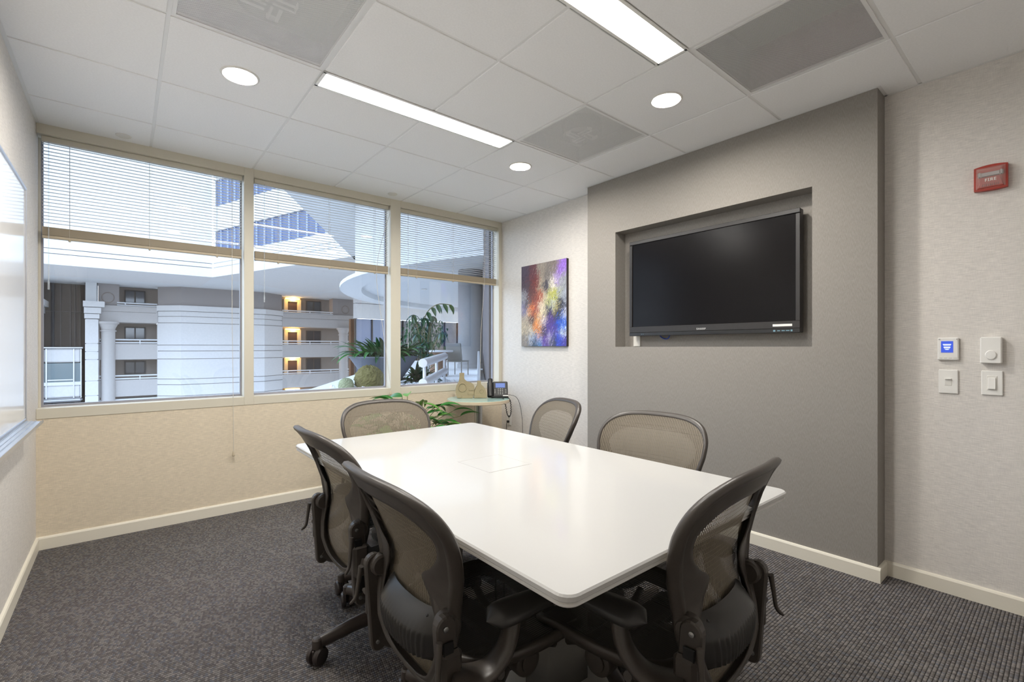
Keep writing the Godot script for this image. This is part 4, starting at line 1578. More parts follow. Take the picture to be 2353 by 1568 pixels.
func build_corner() -> void:
	var c := Vector3(2.475, 0, -0.098)
	var t := thing("side_table", "small round side table with pale green top in the corner", "table", c)
	var m := MB.new()
	m.lathe([Vector2(0, 0.694), Vector2(0.296, 0.694), Vector2(0.300, 0.698), Vector2(0.300, 0.722), Vector2(0.297, 0.725), Vector2(0, 0.725)], 64)
	obj("tabletop", m, M.tan, t)
	m = MB.new()
	m.lathe([Vector2(0, 0.725), Vector2(0.297, 0.725), Vector2(0.2985, 0.728), Vector2(0.296, 0.730), Vector2(0, 0.730)], 64)
	obj("glass_cover", m, M.glasstop, t)
	m = MB.new()
	m.lathe([Vector2(0.038, 0.02), Vector2(0.038, 0.68), Vector2(0.09, 0.69), Vector2(0.09, 0.694)], 28)
	obj("post", m, M.steel, t)
	m = MB.new()
	m.lathe([Vector2(0, 0.0), Vector2(0.21, 0.0), Vector2(0.212, 0.006), Vector2(0.20, 0.016), Vector2(0.05, 0.030), Vector2(0, 0.030)], 48)
	obj("base", m, M.steel, t)
	# two flat-sided clay bottles
	var turn := deg_to_rad(-39.6 + 8.0)
	var big := thing("clay_vase", "larger tan clay bottle with a carved ring on the corner table", "vase", Vector3(2.385, 0.730, -0.205), turn)
	var o := PackedVector2Array()
	for p in curve2([Vector2(-0.068, 0.004), Vector2(-0.082, 0.05), Vector2(-0.078, 0.11), Vector2(-0.056, 0.155), Vector2(-0.047, 0.19), Vector2(-0.046, 0.232)], 5):
		o.append(p)
	for p in curve2([Vector2(-0.002, 0.232), Vector2(0.0, 0.185), Vector2(0.03, 0.158), Vector2(0.075, 0.140), Vector2(0.094, 0.115), Vector2(0.094, 0.07), Vector2(0.088, 0.03), Vector2(0.078, 0.002)], 5):
		o.append(p)
	m = MB.new()
	m.slab(o, 0.075, Vector3(0, 0, -0.0375), Basis(), 0.007)
	m.box(Vector3(0.066, 0.088, 0.034), Vector3(0.054, 0.030, 0.016), 0.003)
	m.box(Vector3(0.062, 0.045, 0.034), Vector3(0.060, 0.026, 0.014), 0.003)
	m.box(Vector3(0.022, 0.012, 0.034), Vector3(0.10, 0.024, 0.014), 0.003)
	obj("body", m, M.clay, big)
	m = MB.new()
	var ring := []
	for k in 28:
		var a := TAU * k / 28
		ring.append(Vector3(-0.020 + cos(a) * 0.036, 0.105 + sin(a) * 0.040, 0.0385))
	m.tube(ring, 0.006, 6, true, Vector3.BACK)
	obj("carved_ring", m, M.clay, big)
	m = MB.new()
	m.lathe([Vector2(0.0, 0.0), Vector2(0.024, 0.0), Vector2(0.024, 0.008), Vector2(0.018, 0.010), Vector2(0.017, 0.0)], 20, Vector3(-0.024, 0.232, 0))
	obj("mouth", m, M.clay, big)
	var small := thing("clay_vase", "smaller tan clay bottle standing beside the larger one", "vase", Vector3(2.505, 0.730, -0.112), turn)
	o = PackedVector2Array()
	for p in curve2([Vector2(-0.060, 0.002), Vector2(-0.056, 0.06), Vector2(-0.044, 0.10), Vector2(-0.030, 0.125), Vector2(-0.028, 0.165)], 5):
		o.append(p)
	for p in curve2([Vector2(0.006, 0.165), Vector2(0.008, 0.135), Vector2(0.034, 0.108), Vector2(0.054, 0.07), Vector2(0.062, 0.03), Vector2(0.062, 0.002)], 5):
		o.append(p)
	m = MB.new()
	m.slab(o, 0.060, Vector3(0, 0, -0.03), Basis(), 0.006)
	m.box(Vector3(-0.02, 0.020, 0.027), Vector3(0.06, 0.03, 0.012), 0.003)
	obj("body", m, M.clay, small)
	m = MB.new()
	ring = []
	for k in 20:
		var a := TAU * k / 20
		ring.append(Vector3(0.012 + cos(a) * 0.018, 0.068 + sin(a) * 0.018, 0.031))
	m.tube(ring, 0.003, 6, true, Vector3.BACK)
	obj("carved_ring", m, M.clay, small)
	# desk phone
	var ph := thing("desk_phone", "black desk phone with a lit screen and coiled cord on the corner table", "phone", Vector3(2.648, 0.730, -0.028), deg_to_rad(-34.0))
	var tilt := Basis(Vector3.RIGHT, -0.32)
	m = MB.new()
	m.box(Vector3(0.030, 0.080, -0.010), Vector3(0.145, 0.150, 0.030), 0.008, tilt)
	m.box(Vector3(0.02, 0.010, -0.02), Vector3(0.17, 0.020, 0.12), 0.006)
	m.box(Vector3(-0.068, 0.075, -0.012), Vector3(0.056, 0.150, 0.026), 0.008, tilt)
	obj("body", m, M.black, ph)
	m = MB.new()
	m.box(tilt * Vector3(0, 0, 0.0) + Vector3(0.030, 0.118, -0.006), Vector3(0.092, 0.044, 0.004), 0.001, tilt)
	obj("screen", m, M.phonescreen, ph)
	m = MB.new()
	for r in 4:
		for q in 3:
			m.box(Vector3(0.030, 0.080, -0.010) + tilt * Vector3(-0.020 + q * 0.020, 0.0 - r * 0.016, 0.016), Vector3(0.010, 0.006, 0.004), 0.001, tilt)
	for r in 3:
		for s in [-1.0, 1.0]:
			m.box(Vector3(0.030, 0.080, -0.010) + tilt * Vector3(s * 0.052, -0.010 - r * 0.014, 0.016), Vector3(0.014, 0.004, 0.004), 0.001, tilt)
	obj("keypad", m, M.keys, ph)
	m = MB.new()
	var hp := curve2([Vector3(-0.068, 0.022, 0.036), Vector3(-0.068, 0.050, 0.030), Vector3(-0.068, 0.10, 0.016), Vector3(-0.068, 0.150, -0.004), Vector3(-0.068, 0.178, -0.018)], 4)
	var hr := []
	for k in hp.size():
		var f := absf(float(k) / (hp.size() - 1) * 2.0 - 1.0)
		hr.append(Vector2(0.024, lerpf(0.012, 0.021, f * f)))
	m.tube(hp, hr, 14, false, Vector3.BACK)
	obj("handset", m, M.black, ph)
	m = MB.new()
	m.box(Vector3(0.078, 0.022, 0.032), Vector3(0.052, 0.010, 0.004), 0.001, tilt)
	obj("label_strip", m, M.white, ph)
	# coiled cord that dips over the table's edge
	m = MB.new()
	var spine := curve2([Vector3(-0.055, 0.014, 0.045), Vector3(0.0, 0.010, 0.085), Vector3(0.045, 0.006, 0.125), Vector3(0.066, -0.045, 0.148), Vector3(0.082, -0.13, 0.152), Vector3(0.104, -0.165, 0.142), Vector3(0.122, -0.12, 0.128), Vector3(0.118, -0.03, 0.110), Vector3(0.098, 0.006, 0.080), Vector3(0.070, 0.010, 0.045)], 16)
	var coil := []
	for k in spine.size():
		var a := k * 1.7
		var d: Vector3 = (spine[mini(k + 1, spine.size() - 1)] - spine[maxi(k - 1, 0)]).normalized()
		var s := d.cross(Vector3.BACK).normalized()
		coil.append(spine[k] + (s * cos(a) + s.cross(d) * sin(a)) * 0.0045)
	m.tube(coil, 0.0038, 6, false, Vector3.ZERO)
	obj("coiled_cord", m, M.rubber, ph)
	# thin line from the phone to the floor
	m = MB.new()
	m.tube(curve2([Vector3(2.735, 0.742, -0.075), Vector3(2.82, 0.745, -0.04), Vector3(2.90, 0.70, -0.02), Vector3(2.935, 0.55, 0.0), Vector3(2.945, 0.30, 0.01), Vector3(2.95, 0.03, 0.01), Vector3(2.96, 0.006, -0.05)], 6), 0.0022, 6)
	tag(obj("phone_line", m, M.rubber), "thin dark phone line dropping from the corner table", "cable")
	m = MB.new()
	m.tube(curve2([Vector3(2.985, 0.433, -0.285), Vector3(2.965, 0.40, -0.28), Vector3(2.962, 0.25, -0.26), Vector3(2.965, 0.05, -0.24), Vector3(2.94, 0.006, -0.20)], 6), 0.0025, 6)
	m.box(Vector3(2.990, 0.433, -0.285), Vector3(0.022, 0.024, 0.026), 0.004)
	tag(obj("plug_cord", m, M.rubber), "dark plug and cord in the wall outlet", "cord")
	# leafy plant on the floor below the middle window
	var pl := thing("potted_plant", "leafy green potted plant on the floor below the windows", "plant", Vector3(1.66, 0, 0.02))
	m = MB.new()
	m.lathe([Vector2(0, 0.0), Vector2(0.115, 0.0), Vector2(0.12, 0.01), Vector2(0.155, 0.28), Vector2(0.165, 0.285), Vector2(0.165, 0.31), Vector2(0.150, 0.31), Vector2(0.145, 0.27), Vector2(0, 0.27)], 32)
	obj("pot", m, M.clay, pl)
	m = MB.new()
	m.lathe([Vector2(0, 0.285), Vector2(0.08, 0.282), Vector2(0.147, 0.275)], 24)
	obj("soil", m, M.soil, pl)
	var kinds := [leaf_mesh(0.18, 0.072, 0.8), leaf_mesh(0.21, 0.062, 1.0), leaf_mesh(0.15, 0.076, 0.5), leaf_mesh(0.20, 0.040, 0.9)]
	var r := RandomNumberGenerator.new()
	r.seed = 23
	for k in 84:
		var a := r.randf() * TAU
		var lift := r.randf_range(0.35, 1.25)
		var reach := r.randf_range(0.14, 0.46)
		# keep the wall side short
		if sin(a) < 0.1:
			reach = minf(reach, 0.10 / maxf(0.35, -sin(a)))
		if cos(a) < 0.0:
			reach *= 0.95
		var base := Vector3(r.randf_range(-0.05, 0.05), 0.28, r.randf_range(-0.05, 0.05))
		var tipp := base + Vector3(cos(a) * reach * 1.05, r.randf_range(0.16, 0.53) * (1.12 - reach), sin(a) * reach * 0.75)
		m = MB.new()
		m.tube(curve2([base, (base + tipp) / 2 + Vector3(0, 0.10, 0), tipp], 4), 0.0028, 5)
		var st := obj("stem", m, M.stem, pl)
		var lf := put("leaf", kinds[k % 4], M.leaf if k % 3 else M.leaf2, st, tipp)
		lf.rotation = Vector3(-lift * 0.8 + 0.3, PI / 2 - a + r.randf_range(-0.5, 0.5), r.randf_range(-0.5, 0.5))


# ------------------------------------------------------------ outside the windows
# stacked courses with recessed joints between them
func courses(m: MB, x0: float, x1: float, z0: float, z1: float, ys: Array, gap := 0.05) -> void:
	for k in ys.size() - 1:
		m.span(x0, x1, ys[k] + gap / 2, ys[k + 1] - gap / 2, z0, z1)
	m.span(x0 + 0.06, x1 - 0.06, ys[0], ys[ys.size() - 1], minf(z0, z1), maxf(z0, z1) - 0.06)


func prism(m: MB, poly: PackedVector2Array, y0: float, y1: float) -> void:
	m.slab(poly, y1 - y0, Vector3(0, y0, 0), Basis(Vector3(1, 0, 0), Vector3(0, 0, 1), Vector3(0, 1, 0)))


func round_column(m: MB, x: float, z: float, r: float, y0: float, y1: float) -> void:
	m.lathe([Vector2(r, y0), Vector2(r, y1 - 0.75), Vector2(r + 0.08, y1 - 0.74), Vector2(r + 0.08, y1 - 0.66), Vector2(r, y1 - 0.65), Vector2(r + 0.02, y1 - 0.5), Vector2(r + 0.16, y1 - 0.18), Vector2(r + 0.24, y1 - 0.16), Vector2(r + 0.24, y1)], 24, Vector3(x, 0, z))


# one gallery storey: back wall, doors and windows, parapet and rail
func gallery(B: Node3D, x0: float, x1: float, y0: float, y1: float, front: float, panes: Array, doors: Array, parapet_top: float, top_floor := false) -> void:
	var zb := front - 2.0
	var m := MB.new()
	m.span(x0 - 0.3, x1 + 0.3, y0, y1, zb - 0.3, zb)
	obj("gallery_wall", m, M.taupe, B)
	for p in panes:
		m = MB.new()
		m.span(p[0] - 0.09, p[1] + 0.09, p[2] - 0.09, p[3] + 0.09, zb, zb + 0.10)
		var w := obj("window", m, M.mullion, B)
		m = MB.new()
		m.span(p[0], p[1], p[2], p[3], zb + 0.06, zb + 0.13)
		obj("pane", m, M.window, w)
		m = MB.new()
		m.span((p[0] + p[1]) / 2 - 0.05, (p[0] + p[1]) / 2 + 0.05, p[2], p[3], zb + 0.10, zb + 0.16)
		obj("mullion", m, M.mullion, w)
	for d in doors:
		m = MB.new()
		m.span(d[0] - 0.32, d[0], y0, d[2] + 0.22, zb, zb + 0.30)
		m.span(d[1], d[1] + 0.32, y0, d[2] + 0.22, zb, zb + 0.30)
		m.span(d[0], d[1], d[2], d[2] + 0.22, zb, zb + 0.30)
		var f := obj("door_surround", m, M.cream, B)
		m = MB.new()
		m.span(d[0], d[1], y0, d[2], zb, zb + 0.10)
		obj("door", m, M.door, f)
		m = MB.new()
		m.span(d[0] - 0.2, d[1] + 0.2, d[2] + 0.24, d[2] + 0.34, zb + 0.05, zb + 0.35)
		obj("door_lamp", m, M.doorlamp, f)
		var l := OmniLight3D.new()
		l.name = "gallery_lamp"
		l.light_color = Color(1.0, 0.78, 0.42)
		l.light_energy = 0.7
		l.omni_range = 30.0
		l.omni_attenuation = 2.0
		l.light_size = 0.15
		l.shadow_enabled = true
		l.position = Vector3((d[0] + d[1]) / 2, d[2] + 0.20, zb + 0.55)
		B.add_child(l)
	# rail of two round bars above the parapet
	if parapet_top > -50.0:
		m = MB.new()
		for h in ([0.10, 0.34] if not top_floor else [0.12, 0.30]):
			m.cyl(Vector3(x0, parapet_top + h, front - 0.1), Vector3(x1, parapet_top + h, front - 0.1), 0.055, 8)
		var k := x0 + 0.5
		while k < x1:
			m.cyl(Vector3(k, parapet_top, front - 0.1), Vector3(k, parapet_top + 0.34, front - 0.1), 0.04, 6)
			k += 2.0
		obj("handrail", m, M.railwhite, B)


func build_outside() -> void:
	var F := -44.0
	var m: MB
	var B := thing("atrium_building", "pale stone building with balconies and round columns across the atrium", "building", Vector3.ZERO)
	# storeys left of the bay (x -0.65..1.95) and right of it (x 11.3..16.5)
	for st in [[-4.4, -2.62, -3.2], [-1.30, 0.26, -1.34], [1.50, 3.16, 1.48], [4.49, 6.1, 4.40]]:
		var y0: float = st[0]
		var y1: float = st[1]
		var left_pane: Array = [[-0.02, 1.16, y0 + 0.42, y0 + 1.30]]
		var topf := y0 > 4.0
		gallery(B, -0.55 if topf else -1.65, 1.95, y0 - 0.2, y1, F, left_pane, [], st[2], topf)
		gallery(B, 11.3, 16.0 if topf else 18.4, y0 - 0.2, y1, F, [[14.05, 15.3, y0 + 0.2, y0 + 1.32]], [[12.2, 13.1, y0 + 1.22]], st[2], topf)
	# parapets and slabs
	for x in [[-0.65, 1.95], [11.28, 16.62], [17.40, 18.4], [-1.65, -1.45]]:
		for y in [[0.26, 1.48], [-2.62, -1.34], [-5.6, -4.4]]:
			m = MB.new()
			m.span(x[0], x[1], y[0], y[1], F - 0.35, F)
			m.span(x[0], x[1], y[0], y[0] + 0.25, F - 2.2, F - 0.3)
			obj("parapet", m, M.stucco2, B)
	# deep band under the top storey
	for x in [[-1.65, 1.95], [11.28, 18.42]]:
		m = MB.new()
		courses(m, x[0], x[1], F - 0.45, F + 0.08, [3.16, 3.98, 4.46], 0.04)
		m.span(x[0], x[1], 3.16, 3.4, F - 2.2, F - 0.3)
		obj("cornice", m, M.stucco2, B)
	# walls beside the top openings, with a round plaque
	for x in [[-1.65, -0.42, -1.08], [16.0, 18.35, 17.28]]:
		m = MB.new()
		m.span(x[0], x[1], 4.46, 6.15, F - 1.2, F - 0.15)
		var wl := obj("upper_wall", m, M.taupe2, B)
		m = MB.new()
		var ring := []
		for k in 28:
			var a := TAU * k / 28
			ring.append(Vector3(x[2] + cos(a) * 0.36, 5.06 + sin(a) * 0.38, F - 0.14))
		m.tube(ring, 0.03, 6, true, Vector3.BACK)
		obj("plaque", m, M.taupe, wl)
	# columns
	for x in [-1.07, 16.99]:
		m = MB.new()
		round_column(m, x, F + 0.05, 0.42, -8.0, 3.18)
		obj("column", m, M.stucco2, B)
	# the bay between them
	var bay := PackedVector2Array([Vector2(1.95, F - 0.6), Vector2(1.95, F), Vector2(3.40, F + 1.4), Vector2(9.50, F + 1.4), Vector2(11.32, F), Vector2(11.32, F - 0.6)])
	var grown := PackedVector2Array([Vector2(1.90, F - 0.6), Vector2(1.90, F + 0.1), Vector2(3.34, F + 1.56), Vector2(9.56, F + 1.56), Vector2(11.37, F + 0.1), Vector2(11.37, F - 0.6)])
	var inset := PackedVector2Array([Vector2(2.0, F - 0.6), Vector2(2.0, F - 0.08), Vector2(3.43, F + 1.33), Vector2(9.47, F + 1.33), Vector2(11.27, F - 0.08), Vector2(11.27, F - 0.6)])
	var ys := [-8.0, -5.0, -4.0, -3.45, -2.72, -1.80, -1.35, 0.28, 0.92, 1.40, 3.20]
	for k in ys.size() - 1:
		m = MB.new()
		prism(m, bay, ys[k] + 0.025, ys[k + 1] - 0.025)
		obj("bay_course", m, M.stucco, B)
	m = MB.new()
	prism(m, inset, -8.0, 6.2)
	obj("bay_core", m, M.taupe2, B)
	m = MB.new()
	prism(m, bay, 3.22, 3.70)
	prism(m, bay, 3.74, 4.12)
	prism(m, grown, 4.16, 4.60)
	obj("bay_cornice", m, M.stucco, B)
	# lift shaft and the piers either side of it
	m = MB.new()
	m.span(-4.9, -2.3, -8.0, 6.6, F - 2.6, F - 2.2)
	m.span(-5.0, -4.88, -8.0, 6.6, F - 2.2, F - 0.4)
	m.span(-2.42, -2.3, -8.0, 6.6, F - 2.2, F - 0.4)
	obj("lift_shaft", m, M.shaft, B)
	m = MB.new()
	for x in [-4.3, -3.9, -3.35, -3.1, -2.8]:
		m.span(x, x + 0.06, -8.0, 6.5, F - 2.2, F - 2.1)
	m.span(-4.8, -2.4, 3.95, 4.0, F - 2.2, F - 2.05)
	obj("shaft_rails", m, M.mullion, B)
	for x in [[-6.4, -4.86], [-2.36, -1.62]]:
		m = MB.new()
		courses(m, x[0], x[1], F - 2.0, F + 0.5, [-8.0, -3.3, -2.4, -1.3, 0.3, 0.9, 1.5, 3.34], 0.05)
		m.span(x[0] - 0.04, x[1] + 0.06, 3.38, 3.72, F - 2.0, F + 0.56)
		m.span(x[0] - 0.06, x[1] + 0.16, 3.76, 4.2, F - 2.0, F + 0.66)
		m.span(x[0] - 0.10, x[1] + 0.36, 4.24, 4.66, F - 2.0, F + 0.86)
		obj("pier", m, M.stucco, B)
		m = MB.new()
		m.span(x[0], x[1] - 0.1, 4.66, 6.62, F - 2.0, F + 0.1)
		obj("pier_top", m, M.soffit, B)
	m = MB.new()
	m.span(-6.4, -1.7, 6.5, 7.0, F - 2.4, F + 0.12)
	obj("lintel", m, M.soffit, B)
	m = MB.new()
	m.span(-6.4, 18.4, -8.2, -8.0, F - 3.0, -0.6)
	tag(obj("atrium_floor", m, M.stucco2), "pale stone floor far below in the atrium", "", "", "structure")
	# glass lift
	var cab := thing("glass_lift", "white and glass lift car in its dark shaft across the atrium", "lift", Vector3(-3.62, -2.85, F - 0.5))
	m = MB.new()
	m.span(-1.02, 1.0, 0.35, 1.25, -1.3, 0.25, 0.1)
	obj("lower_panel", m, M.stucco, cab)
	m = MB.new()
	m.span(-1.02, 1.0, 2.95, 3.95, -1.3, 0.25, 0.1)
	obj("upper_panel", m, M.stucco, cab)
	m = MB.new()
	m.span(-1.16, 1.12, 3.98, 4.1, -1.4, 0.3, 0.03)
	m.span(-1.10, 1.08, 0.0, 0.32, -1.4, 0.3, 0.12)
	obj("rim", m, M.alu, cab)
	m = MB.new()
	m.span(-0.98, 0.96, 1.3, 2.9, -1.2, 0.2)
	obj("glass_body", m, M.liftglass, cab)
	m = MB.new()
	for x in [-1.02, -0.86, 0.6, 1.0]:
		m.span(x - 0.035, x + 0.035, 0.3, 3.95, 0.2, 0.3)
	m.span(-0.8, 0.55, 1.62, 1.70, 0.2, 0.28)
	m.span(-1.0, 1.0, 1.25, 1.50, 0.18, 0.24)
	obj("posts", m, M.alu, cab)
	# upper storeys on a deep fascia: one run parallel to our windows, one turning towards us
	var U := thing("upper_storeys", "white upper storeys with blue ribbon windows over the atrium", "building", Vector3.ZERO)
	var Y := 6.10
	var A := Vector2(-16.0, -34.9)
	var K := Vector2(4.63, -34.9)
	var E := Vector2(9.9, -19.6)
	var n1 := Vector2(0, 1)
	var d2 := (E - K).normalized()
	var n2 := Vector2(-d2.y, d2.x)
	if n2.y < 0:
		n2 = -n2
	if n2.x > 0:
		n2 = -n2
	var levels := [[Y, 6.72, 0.0], [6.76, 7.02, 0.0], [7.06, 7.62, 0.0]]
	for L in levels:
		m = MB.new()
		prism(m, PackedVector2Array([A, K, K + Vector2(0, -6.0), A + Vector2(0, -6.0)]), L[0], L[1])
		obj("fascia", m, M.stucco, U)
		m = MB.new()
		prism(m, PackedVector2Array([K, E, E + Vector2(8, -4), K + Vector2(8, -6.0)]), L[0], L[1])
		obj("fascia", m, M.stucco, U)
	m = MB.new()
	prism(m, PackedVector2Array([A + Vector2(0, -0.4), K + Vector2(0, -0.4), K + Vector2(0, -6.0), A + Vector2(0, -6.0)]), Y + 0.1, 18.0)
	obj("wall", m, M.stucco, U)
	var q := func(s: float, o: float) -> Vector2: return K + d2 * s - n2 * o
	var len2 := (E - K).length()
	var bands := [[7.66, 9.30], [10.99, 12.82], [14.4, 16.2]]
	var prev := Y + 0.1
	for b in bands:
		m = MB.new()
		prism(m, PackedVector2Array([q.call(0.0, 0.05), q.call(len2, 0.05), q.call(len2, 3.0), q.call(0.0, 3.0)]), prev, b[0])
		obj("wall", m, M.stucco, U)
		var s := 0.04
		while s < len2 - 0.8:
			m = MB.new()
			prism(m, PackedVector2Array([q.call(s, 0.16), q.call(s + 0.86, 0.16), q.call(s + 0.86, 0.3), q.call(s, 0.3)]), b[0], b[1])
			var w := obj("window", m, M.bluewindow, U)
			m = MB.new()
			prism(m, PackedVector2Array([q.call(s + 0.80, 0.08), q.call(s + 0.86, 0.08), q.call(s + 0.86, 0.2), q.call(s + 0.80, 0.2)]), b[0], b[1])
			obj("mullion", m, M.mullion2, w)
			s += 0.86
		m = MB.new()
		prism(m, PackedVector2Array([q.call(0.0, 0.3), q.call(len2, 0.3), q.call(len2, 3.0), q.call(0.0, 3.0)]), b[0], b[1])
		obj("core", m, M.stucco2, U)
		prev = b[1]
	# ceiling of the gallery ring between the fascia and the far facade
	m = MB.new()
	prism(m, PackedVector2Array([A + Vector2(0, -0.4), K + Vector2(0.3, -0.4), E + Vector2(0.5, -0.3), Vector2(30, -22), Vector2(30, F - 2.4), Vector2(-16, F - 2.4)]), Y + 0.02, Y + 0.3)
	obj("gallery_ceiling", m, M.soffit, U)
	# overhang of our own building: its edge cuts diagonally across the view
	var O := thing("roof_overhang", "smooth grey overhang whose diagonal edge crosses the upper windows", "overhang", Vector3.ZERO)
	m = MB.new()
	prism(m, PackedVector2Array([Vector2(-1.5, -3.6), Vector2(13.5, -28.3), Vector2(30, -28.3), Vector2(30, -0.62), Vector2(-1.5, -0.62)]), Y, Y + 1.6)
	obj("slab", m, M.soffit, O)
	# round canopy over the terrace, with a coffered middle
	var cc := Vector3(15, 0, -9)
	var can := thing("round_canopy", "large round white canopy with a coffered ceiling over the planted terrace", "canopy", cc)
	m = MB.new()
	m.lathe([Vector2(9.4, 3.42), Vector2(9.4, 3.22), Vector2(10.1, 3.22), Vector2(10.1, 3.33), Vector2(9.6, 3.48), Vector2(9.6, 6.08)], 96)  # upper drum is added, a lighter face over the dark gap below the overhang
	obj("rim", m, M.soffit, can)
	m = MB.new()
	m.lathe([Vector2(0, 3.42), Vector2(9.4, 3.42)], 96)
	obj("coffer", m, M.soffit, can)
	for p in [Vector3(6.9, 3.41, -9.4), Vector3(8.6, 3.41, -12.2)]:
		m = MB.new()
		m.lathe([Vector2(0, -0.012), Vector2(0.09, -0.012), Vector2(0.11, 0.0)], 20, p - cc)
		obj("ceiling_fitting", m, M.white2, can)
	build_terrace()


func build_terrace() -> void:
	var m := MB.new()
	var ty := 0.62
	prism(m, PackedVector2Array([Vector2(0.20, -0.56), Vector2(3.25, -5.69), Vector2(9.0, -15.4), Vector2(26, -15.4), Vector2(26, -0.56)]), 0.2, ty)
	tag(obj("terrace_floor", m, M.gravel), "white gravelled terrace outside the windows", "", "", "structure")
	# grey side wall and column at the right
	m = MB.new()
	prism(m, PackedVector2Array([Vector2(2.99, -0.62), Vector2(7.84, -7.42), Vector2(8.3, -7.2), Vector2(3.6, -0.62)]), 0.0, 6.1)
	tag(obj("outside_wall", m, M.darkwall), "dark grey rendered wall beside the terrace column", "wall")
	m = MB.new()
	m.lathe([Vector2(0.385, 0.62), Vector2(0.385, 0.74), Vector2(0.36, 0.76), Vector2(0.36, 3.42)], 40, Vector3(7.54, 0, -7.58))
	tag(obj("terrace_column", m, M.graycol), "smooth round grey column on the terrace", "column")
	m = MB.new()
	m.slab(PackedVector2Array([Vector2(0, 0), Vector2(6.6, 0), Vector2(6.6, 0.5)]), 0.06, Vector3(3.274, ty, -1.155), Basis(Vector3(0.581, 0, -0.814), Vector3.UP, Vector3(-0.814, 0, -0.581)), 0.01)
	tag(obj("sloping_kerb", m, M.railwhite), "pale sloping kerb at the foot of the dark grey wall", "kerb")
	# storefront beyond the terrace
	var S := thing("far_storefront", "white band over dark glazed storefront beyond the terrace", "building", Vector3(0, 0, -36))
	m = MB.new()
	m.span(15.2, 34, 3.74, 5.0, -0.6, 0)
	m.span(15.2, 34, 5.04, 7.5, -0.6, 0)
	obj("white_band", m, M.stucco, S)
	m = MB.new()
	m.span(15.2, 34, -2.0, 3.72, -1.6, -1.2)
	obj("back_wall", m, M.brown, S)
	for k in 9:
		var x := 15.3 + k * 1.5
		m = MB.new()
		m.span(x + 0.06, x + 1.44, -1.8, 3.70, -0.50, -0.42)
		obj("pane", m, M.bluewindow if k < 2 else M.smokepane, S)
		m = MB.new()
		m.span(x - 0.06, x + 0.06, -1.8, 3.70, -0.55, -0.32)
		obj("post", m, M.mullion, S)
	# low planter bowl with arching leaves
	var P := thing("bowl_planter", "wide slate grey bowl planter full of arching green leaves", "planter", Vector3(3.11, ty, -3.62))
	m = MB.new()
	m.lathe([Vector2(0, 0), Vector2(0.22, 0), Vector2(0.235, 0.01), Vector2(0.53, 0.43), Vector2(0.545, 0.435), Vector2(0.545, 0.455), Vector2(0.50, 0.455), Vector2(0.49, 0.40), Vector2(0, 0.40)], 56)
	obj("bowl", m, M.planter, P)
	m = MB.new()
	m.lathe([Vector2(0, 0.43), Vector2(0.3, 0.42), Vector2(0.495, 0.405)], 32)
	obj("soil", m, M.soil, P)
	var r := RandomNumberGenerator.new()
	r.seed = 11
	var straps := [leaf_mesh(0.54, 0.080, 1.5, 0.2, 0.7, 11), leaf_mesh(0.50, 0.075, 1.1, 0.2, 0.7, 11), leaf_mesh(0.46, 0.07, 0.6, 0.2, 0.7, 11), leaf_mesh(0.44, 0.075, 1.7, 0.2, 0.7, 11)]
	for k in 84:
		var a := r.randf() * TAU
		var d := sqrt(r.randf()) * 0.36
		var lf := put("leaf", straps[k % 4], M.leaf3 if k % 4 else M.leaf, P, Vector3(cos(a) * d, 0.42, sin(a) * d))
		lf.rotation = Vector3(-r.randf_range(0.6, 1.2) - (0.36 - d) * 0.8, PI / 2 - a + r.randf_range(-0.6, 0.6), 0)
	# tall drooping plant behind it
	var D := thing("umbrella_plant", "tall plant with drooping blue-green leaflets behind the bowl planter", "plant", Vector3(4.05, ty, -3.95))
	var leaflet := [leaf_mesh(0.20, 0.062, 0.5), leaf_mesh(0.24, 0.066, 0.8), leaf_mesh(0.17, 0.058, 0.3)]
	for k in 15:
		var a := r.randf() * TAU
		var h := r.randf_range(0.45, 1.30)
		var reach := r.randf_range(0.08, 0.34)
		var tip := Vector3(cos(a) * reach, h, sin(a) * reach)
		m = MB.new()
		m.tube(curve2([Vector3(cos(a) * 0.04, 0, sin(a) * 0.04), Vector3(cos(a) * reach * 0.4, h * 0.6, sin(a) * reach * 0.4), tip], 4), 0.008, 6)
		var st := obj("stalk", m, M.stem, D)
		for q in 7:
			var b := TAU * q / 7.0 + r.randf() * 0.4
			var lf := put("leaflet", leaflet[q % 3], M.leaf4 if q % 3 else M.leaf3, st, tip)
			lf.rotation = Vector3(r.randf_range(0.25, 1.1), b, 0)
	# one long frond reaching out over the rail
	var G := thing("arching_frond", "dark green frond of broad leaflets arching above the terrace rail", "plant", Vector3(4.02, ty, -4.05))
	m = MB.new()
	var arc := curve2([Vector3(0.0, 0.0, 0.0), Vector3(0.02, 0.7, 0.0), Vector3(0.08, 1.18, 0.02), Vector3(0.25, 1.38, 0.14), Vector3(0.46, 1.37, 0.30)], 5)
	m.tube(arc, 0.009, 6)
	obj("stalk", m, M.stem, G)
	var broad := leaf_mesh(0.21, 0.085, 0.5)
	for k in range(11, arc.size(), 2):
		for s in [-1.0, 1.0]:
			var lf := put("leaflet", broad, M.leaf3, G, arc[k])
			lf.rotation = Vector3(0.75, 0.9 + s * 0.9 + r.randf_range(-0.2, 0.2), 0.2)
	# low fern spilling between the bowl and the rail
	var N := thing("spreading_fern", "low dark green fern spreading between the bowl planter and the railing", "plant", Vector3(3.70, ty, -3.62))
	for k in 60:
		var a := r.randf() * TAU
		var lf := put("leaf", straps[k % 4], M.leaf3 if k % 3 else M.leaf, N, Vector3(cos(a) * 0.05, 0.02, sin(a) * 0.05))
		lf.rotation = Vector3(-r.randf_range(0.2, 1.3), PI / 2 - a, 0)
		lf.scale = Vector3.ONE * r.randf_range(0.7, 1.0)
